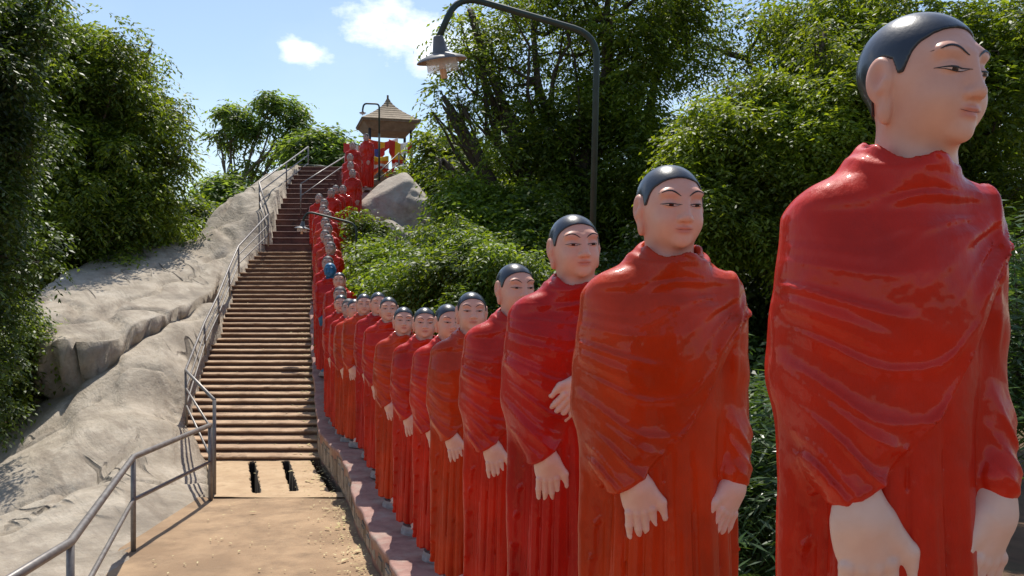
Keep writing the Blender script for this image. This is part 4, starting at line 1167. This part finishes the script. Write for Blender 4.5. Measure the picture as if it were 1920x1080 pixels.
def sub_clumps(blobs, n, rg, rmin=.15, rmax=.34):
    out = []
    vol = np.array([b[3]*b[4]+b[4]*b[5] for b in blobs]); vol = vol/vol.sum()
    for _ in range(n):
        b = blobs[rg.choice(len(blobs), p=vol)]
        d = rg.normal(size=3); d /= np.linalg.norm(d); r = rg.uniform(.4, 1.22)
        out.append((b[0]+d[0]*b[3]*r, b[1]+d[1]*b[4]*r, b[2]+d[2]*b[5]*r, rg.uniform(rmin, rmax)*min(b[3:6])))
    return out
def tree(name, cat, label, base, blobs, nclump, nspr, m, size, seed, droop=.6, bark='bark', trunk_r=.16, group=None, nl=9, aspect=.40, lean=(0, 0), rmin=.15, rmax=.34, limbs=True, spr=None):
    rg = np.random.default_rng(seed)
    root = empty(name, base); tag(root, label, cat, group); inv = -root.location
    cl = sub_clumps(blobs, nclump, rg, rmin, rmax)
    o = leaves('crown', cl, nspr, M[m], size, seed, root, droop, nl, aspect, spr); o.location = inv
    b = MB(); base = Vector(base)
    cx = Vector(np.mean([bb[:3] for bb in blobs], 0)); zlow = min(bb[2]-bb[5]*.3 for bb in blobs)
    fork = Vector((base.x*.5+cx.x*.5, base.y*.5+cx.y*.5, base.z+(zlow-base.z)*.7 if zlow > base.z+.6 else base.z+.4))
    def wob(a, c, n, r0, r1, k):
        pts = []; rs = []
        for i in range(n+1):
            t = i/n; p_ = a.lerp(c, t)
            off = Vector(rg.normal(size=3))*k*(c-a).length*math.sin(math.pi*t)
            pts.append(p_+off); rs.append(r0+(r1-r0)*t)
        b.tube(pts, rs, 7); return pts
    wob(base-Vector((0, 0, .3)), fork, 5, trunk_r*1.2, trunk_r*.85, .02)
    for bb in blobs:
        c = Vector(bb[:3]); pts = wob(fork, c, 6, trunk_r*.6, trunk_r*.2, .035)
        mine = [q for q in cl if (Vector(q[:3])-c).length < max(bb[3:6])*1.05]
        for q in mine[:10 if limbs else 4]:
            wob(pts[int(rg.integers(3, 7))], Vector(q[:3]), 4, trunk_r*.2, trunk_r*.05, .05)
    o = b.build('trunk', M[bark], root, True); o.location = inv
    return root
def blob(px, py, D, rpx, rpy, rd=None):
    p_ = P(px, py, D); rx = rpx/1600*D; rz = rpy/1600*D
    return (p_[0], p_[1], p_[2], rx, rd or (rx+rz)/2, rz)

# left
tree('broadleaf_tree', 'tree', 'huge dark broadleaf tree left of the rock, behind everything on the left side', (-13.2, 22.5, -.8),
     [blob(150, 150, 21, 110, 120), blob(240, 210, 22, 95, 100), blob(60, 300, 20, 110, 150), blob(190, 360, 21, 130, 120), blob(120, 480, 20, 120, 110), blob(270, 440, 22, 65, 90), blob(270, 120, 22.5, 30, 45), blob(60, 90, 21, 90, 100), blob(300, 320, 22, 48, 80), blob(200, 60, 21.5, 25, 40), blob(60, 560, 19, 90, 60), blob(275, 105, 22.5, 30, 25)],
     330, 17500, 'leaf_mid', .135, 11, .75, trunk_r=.3, spr=.5)
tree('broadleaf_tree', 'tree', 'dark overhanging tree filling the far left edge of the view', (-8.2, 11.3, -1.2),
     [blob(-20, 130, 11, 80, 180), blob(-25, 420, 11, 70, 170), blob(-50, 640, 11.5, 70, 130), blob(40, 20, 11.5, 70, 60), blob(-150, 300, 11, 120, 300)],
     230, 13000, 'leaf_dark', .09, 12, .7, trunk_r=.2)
tree('shrub', 'shrub', 'dark leafy shrub spilling over the rock with a few yellowing leaves', (-10.0, 14.6, -1.3),
     [blob(20, 620, 14.2, 50, 60), blob(20, 700, 14.0, 45, 55), blob(-20, 760, 13.5, 50, 55), blob(80, 625, 14.8, 24, 24), blob(-60, 680, 14, 90, 120)],
     90, 3600, 'leaf_mid', .12, 13, .6, trunk_r=.07)
tree('small_tree', 'tree', 'low rounded tree peeping over the rock edge, right one of its pair', (-11.3, 31, -.8),
     [blob(360, 415, 30, 22, 34), blob(392, 400, 31, 16, 22), blob(345, 440, 29, 18, 24)], 40, 2200, 'leaf_mid', .22, 14, .8, trunk_r=.1)
tree('small_tree', 'tree', 'dense bush-like tree below the huge tree, against the rock edge', (-14.5, 27.5, -.8),
     [blob(255, 455, 26, 45, 35), blob(300, 455, 26.5, 35, 30), blob(220, 490, 25, 50, 40), blob(290, 500, 25.5, 40, 30)], 70, 3800, 'leaf_bright', .2, 15, .8, trunk_r=.12)
tree('open_tree', 'tree', 'slender open tree with bare forking branches against the sky behind the rock', (-16, 45, 2.5),
     [blob(430, 205, 45, 26, 16), blob(470, 235, 45, 30, 20), blob(505, 190, 45, 26, 20), blob(545, 205, 46, 26, 28), blob(560, 245, 46, 26, 20), blob(410, 250, 45, 26, 12), blob(440, 268, 45, 24, 12), blob(490, 285, 45, 28, 13), blob(470, 300, 45, 20, 12), blob(540, 270, 46, 24, 16), blob(455, 320, 45, 22, 12), blob(510, 235, 45, 16, 14), blob(400, 335, 44, 14, 7), blob(425, 325, 44, 12, 7)],
     95, 1500, 'leaf_far', .30, 16, .75, bark='bark_pale', trunk_r=.16, nl=7, spr=.6, aspect=.36)
tree('small_tree', 'tree', 'dense dark round tree behind the railing at the head of the steps', (-12.5, 44, 3.5),
     [blob(590, 270, 43, 32, 26), blob(625, 275, 43, 26, 22), blob(610, 305, 43, 42, 20), blob(575, 300, 43, 25, 20)], 70, 3000, 'leaf_far', .32, 17, .75, trunk_r=.14, nl=7)
tree('small_tree', 'tree', 'low pale green tree behind the rock ridge, left of the open tree', (-15.2, 43, 2.5),
     [blob(415, 345, 42, 22, 18), blob(440, 360, 42, 28, 16), blob(405, 375, 42, 16, 16)], 40, 1500, 'leaf_far', .3, 18, .75, trunk_r=.1, nl=7)
# right, from far to near
tree('broadleaf_tree', 'tree', 'tall spreading dark tree in the middle, behind the tall lamp post', (1.4, 18.5, -.5),
     [blob(900, 120, 17.5, 90, 70), blob(1000, 60, 18, 120, 90), blob(1150, 90, 18.5, 150, 120), blob(1280, 60, 19, 100, 90), blob(960, 240, 17.5, 130, 90), blob(1130, 280, 18, 150, 120), blob(850, 230, 17, 60, 40), blob(1060, 430, 18.5, 160, 110), blob(1250, 420, 19.5, 140, 140), blob(1150, -60, 18, 200, 80), blob(880, 20, 17.5, 40, 35), blob(830, 180, 17, 40, 22), blob(830, 300, 18, 40, 35)],
     380, 20500, 'leaf_mid', .12, 21, .6, trunk_r=.28, spr=.45)
tree('broadleaf_tree', 'tree', 'dark tree behind and above the largest statue', (7.2, 15.5, -.5),
     [blob(1560, 60, 16, 150, 110), blob(1400, 110, 17, 90, 60), blob(1480, 40, 17, 60, 50), blob(1720, 120, 15, 160, 150), blob(1880, 200, 14.5, 120, 180), blob(1900, 450, 14, 110, 150), blob(1450, 60, 17.5, 60, 50), blob(1720, 420, 15.5, 160, 160), blob(1900, 60, 15, 130, 100), blob(1640, 640, 16, 150, 120)],
     300, 14000, 'leaf_mid', .12, 22, .6, trunk_r=.24, spr=.42)
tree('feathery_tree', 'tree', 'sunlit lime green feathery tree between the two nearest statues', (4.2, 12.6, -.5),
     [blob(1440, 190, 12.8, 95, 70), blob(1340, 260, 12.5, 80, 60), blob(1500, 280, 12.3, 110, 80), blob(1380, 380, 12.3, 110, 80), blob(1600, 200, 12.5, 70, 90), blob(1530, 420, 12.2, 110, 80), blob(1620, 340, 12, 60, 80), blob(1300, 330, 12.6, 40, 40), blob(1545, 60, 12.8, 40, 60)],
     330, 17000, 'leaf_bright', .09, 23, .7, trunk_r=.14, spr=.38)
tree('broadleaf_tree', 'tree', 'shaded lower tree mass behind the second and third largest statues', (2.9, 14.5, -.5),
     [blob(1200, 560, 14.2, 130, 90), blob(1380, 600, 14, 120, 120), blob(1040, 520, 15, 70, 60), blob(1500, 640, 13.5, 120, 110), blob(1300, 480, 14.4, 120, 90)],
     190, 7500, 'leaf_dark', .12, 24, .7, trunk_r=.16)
tree('shrub', 'shrub', 'tall sunlit shrub right of the pale boulder, with upright leafy tips', (-1.5, 16.2, .1),
     [blob(860, 340, 16.5, 28, 34), blob(890, 400, 16.3, 60, 50), blob(980, 400, 16, 60, 50), blob(930, 460, 15.5, 90, 50), blob(850, 470, 15.5, 50, 40), blob(1020, 470, 15.5, 50, 50)],
     150, 6500, 'leaf_bush', .12, 25, .75, trunk_r=.06)
tree('shrub', 'shrub', 'narrow leafy bush beside the small lamp post, left of the pale boulder', (-4.1, 22, 1.2),
     [blob(690, 430, 21, 22, 36), blob(700, 480, 19.5, 28, 40), blob(715, 520, 18, 40, 40)], 60, 3200, 'leaf_bush', .13, 26, .75, trunk_r=.05)
tree('shrub', 'shrub', 'broad bright green bush behind the middle statue heads', (-1.0, 12.6, -.4),
     [blob(880, 500, 12.8, 80, 55), blob(960, 520, 12.4, 70, 60), blob(800, 520, 13.2, 75, 50), blob(760, 560, 13, 70, 50), blob(900, 590, 12.2, 90, 60), blob(840, 430, 14, 40, 30), blob(1000, 590, 12, 90, 60)],
     230, 11500, 'leaf_bush', .085, 27, .8, trunk_r=.06, spr=.36)
tree('shrub', 'shrub', 'leafy bush between the small lamp post and the dark shaded boulder', (-2.8, 16.5, .3),
     [blob(740, 480, 16.5, 40, 30), blob(790, 470, 17, 40, 30), blob(700, 540, 15.5, 38, 40), blob(680, 590, 14.8, 30, 40)], 80, 3800, 'leaf_bush', .115, 28, .8, trunk_r=.05)
tree('shrub', 'shrub', 'long leaved plant lit by the sun between the two nearest statues, low down', (2.3, 6.9, -.5),
     [blob(1440, 760, 7.2, 60, 60), blob(1430, 850, 7.0, 70, 70), blob(1400, 960, 6.8, 90, 80), blob(1450, 1040, 6.5, 100, 60)],
     60, 1500, 'leaf_pale', .16, 29, .5, trunk_r=.03, aspect=.16, nl=7)
tree('shrub', 'shrub', 'sparse long leaved plant right of the largest statue', (4.7, 7.4, -.5),
     [blob(1910, 620, 7.6, 50, 60), blob(1925, 740, 7.4, 50, 60), blob(1900, 480, 8, 50, 60)], 36, 700, 'leaf_pale', .14, 30, .4, trunk_r=.03, aspect=.22, nl=7)
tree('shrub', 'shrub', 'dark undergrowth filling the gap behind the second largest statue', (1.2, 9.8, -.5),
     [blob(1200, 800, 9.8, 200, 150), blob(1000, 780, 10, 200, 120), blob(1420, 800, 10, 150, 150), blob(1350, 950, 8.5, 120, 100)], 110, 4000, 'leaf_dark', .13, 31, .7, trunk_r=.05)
tree('broadleaf_tree', 'tree', 'far dark tree closing the view behind the pale boulder', (-2.8, 31, 2.5),
     [blob(800, 330, 30, 60, 40), blob(850, 280, 29, 50, 40), blob(900, 360, 28, 80, 70)], 90, 3800, 'leaf_mid', .22, 32, .7, trunk_r=.15)
# far wood behind all, left and right of the hill
def backwood(name, x0, x1, D, ztop, seed, n, m):
    rg = np.random.default_rng(seed); cl = []
    for i in range(n):
        x = rg.uniform(x0, x1); cl.append((x, D+rg.uniform(-2.5, 2.5), rg.uniform(-.5, ztop), rg.uniform(.9, 1.7)))
    o = leaves(name, cl, n*55, M[m], .38, seed, None, .6, 7, .36, .9)
    tag(o, kind='stuff', label='distant wood behind the trees reading as one dark mass')
backwood('wood', 1.5, 19, 25, 7, 51, 90, 'leaf_dark')
backwood('wood', -26, -12, 29, 5, 52, 60, 'leaf_dark')

# ------------------------------------------------------------------ fallen leaves
def litter():
    rg = np.random.default_rng(8); V = []; F = []
    pts = []
    for s in steps:
        for _ in range(int(rg.poisson(16))):
            x = RE(s[0])-abs(rg.normal())*.16-.02; y = s[0]+rg.uniform(.03, s[2]); pts.append((x, y, s[1]+.008))
        for _ in range(2): pts.append((rg.uniform(LE(s[0]), RE(s[0])), s[0]+rg.uniform(.03, s[2]), s[1]+.008))
    for _ in range(430):
        y = rg.uniform(5.5, 12.2); x = RE(y)-abs(rg.normal())*.16-.03; pts.append((x, y, path_z(y)+.022))
    for _ in range(120):
        y = rg.uniform(5.5, 12.2); x = rg.uniform(LE(y)+.2, RE(y)); pts.append((x, y, path_z(y)+.022))
    for (x, y, z) in pts:
        a = rg.uniform(0, 6.28); s = rg.uniform(.010, .024)*(1.6 if y > 12.2 else 1) if rg.random() < .95 else .045; b = len(V)
        c, d = math.cos(a), math.sin(a)
        for (u, v, h_) in ((-1, 0, 0), (0, -.42, .25), (1, 0, rg.uniform(0, .5)), (0, .42, .3)):
            V.append((x+s*(u*c-v*d), y+s*(u*d+v*c), z+s*h_*.6))
        F.append((b, b+1, b+2, b+3))
    tag(mesh_np('fallen_leaves', V, F, M['deadleaf'], None, False), 'dry pale leaves littering the right side of the steps and path', 'fallen leaves', kind='stuff')
litter()
print('objects', len(bpy.data.objects), 'faces', sum(len(m_.polygons) for m_ in bpy.data.meshes))
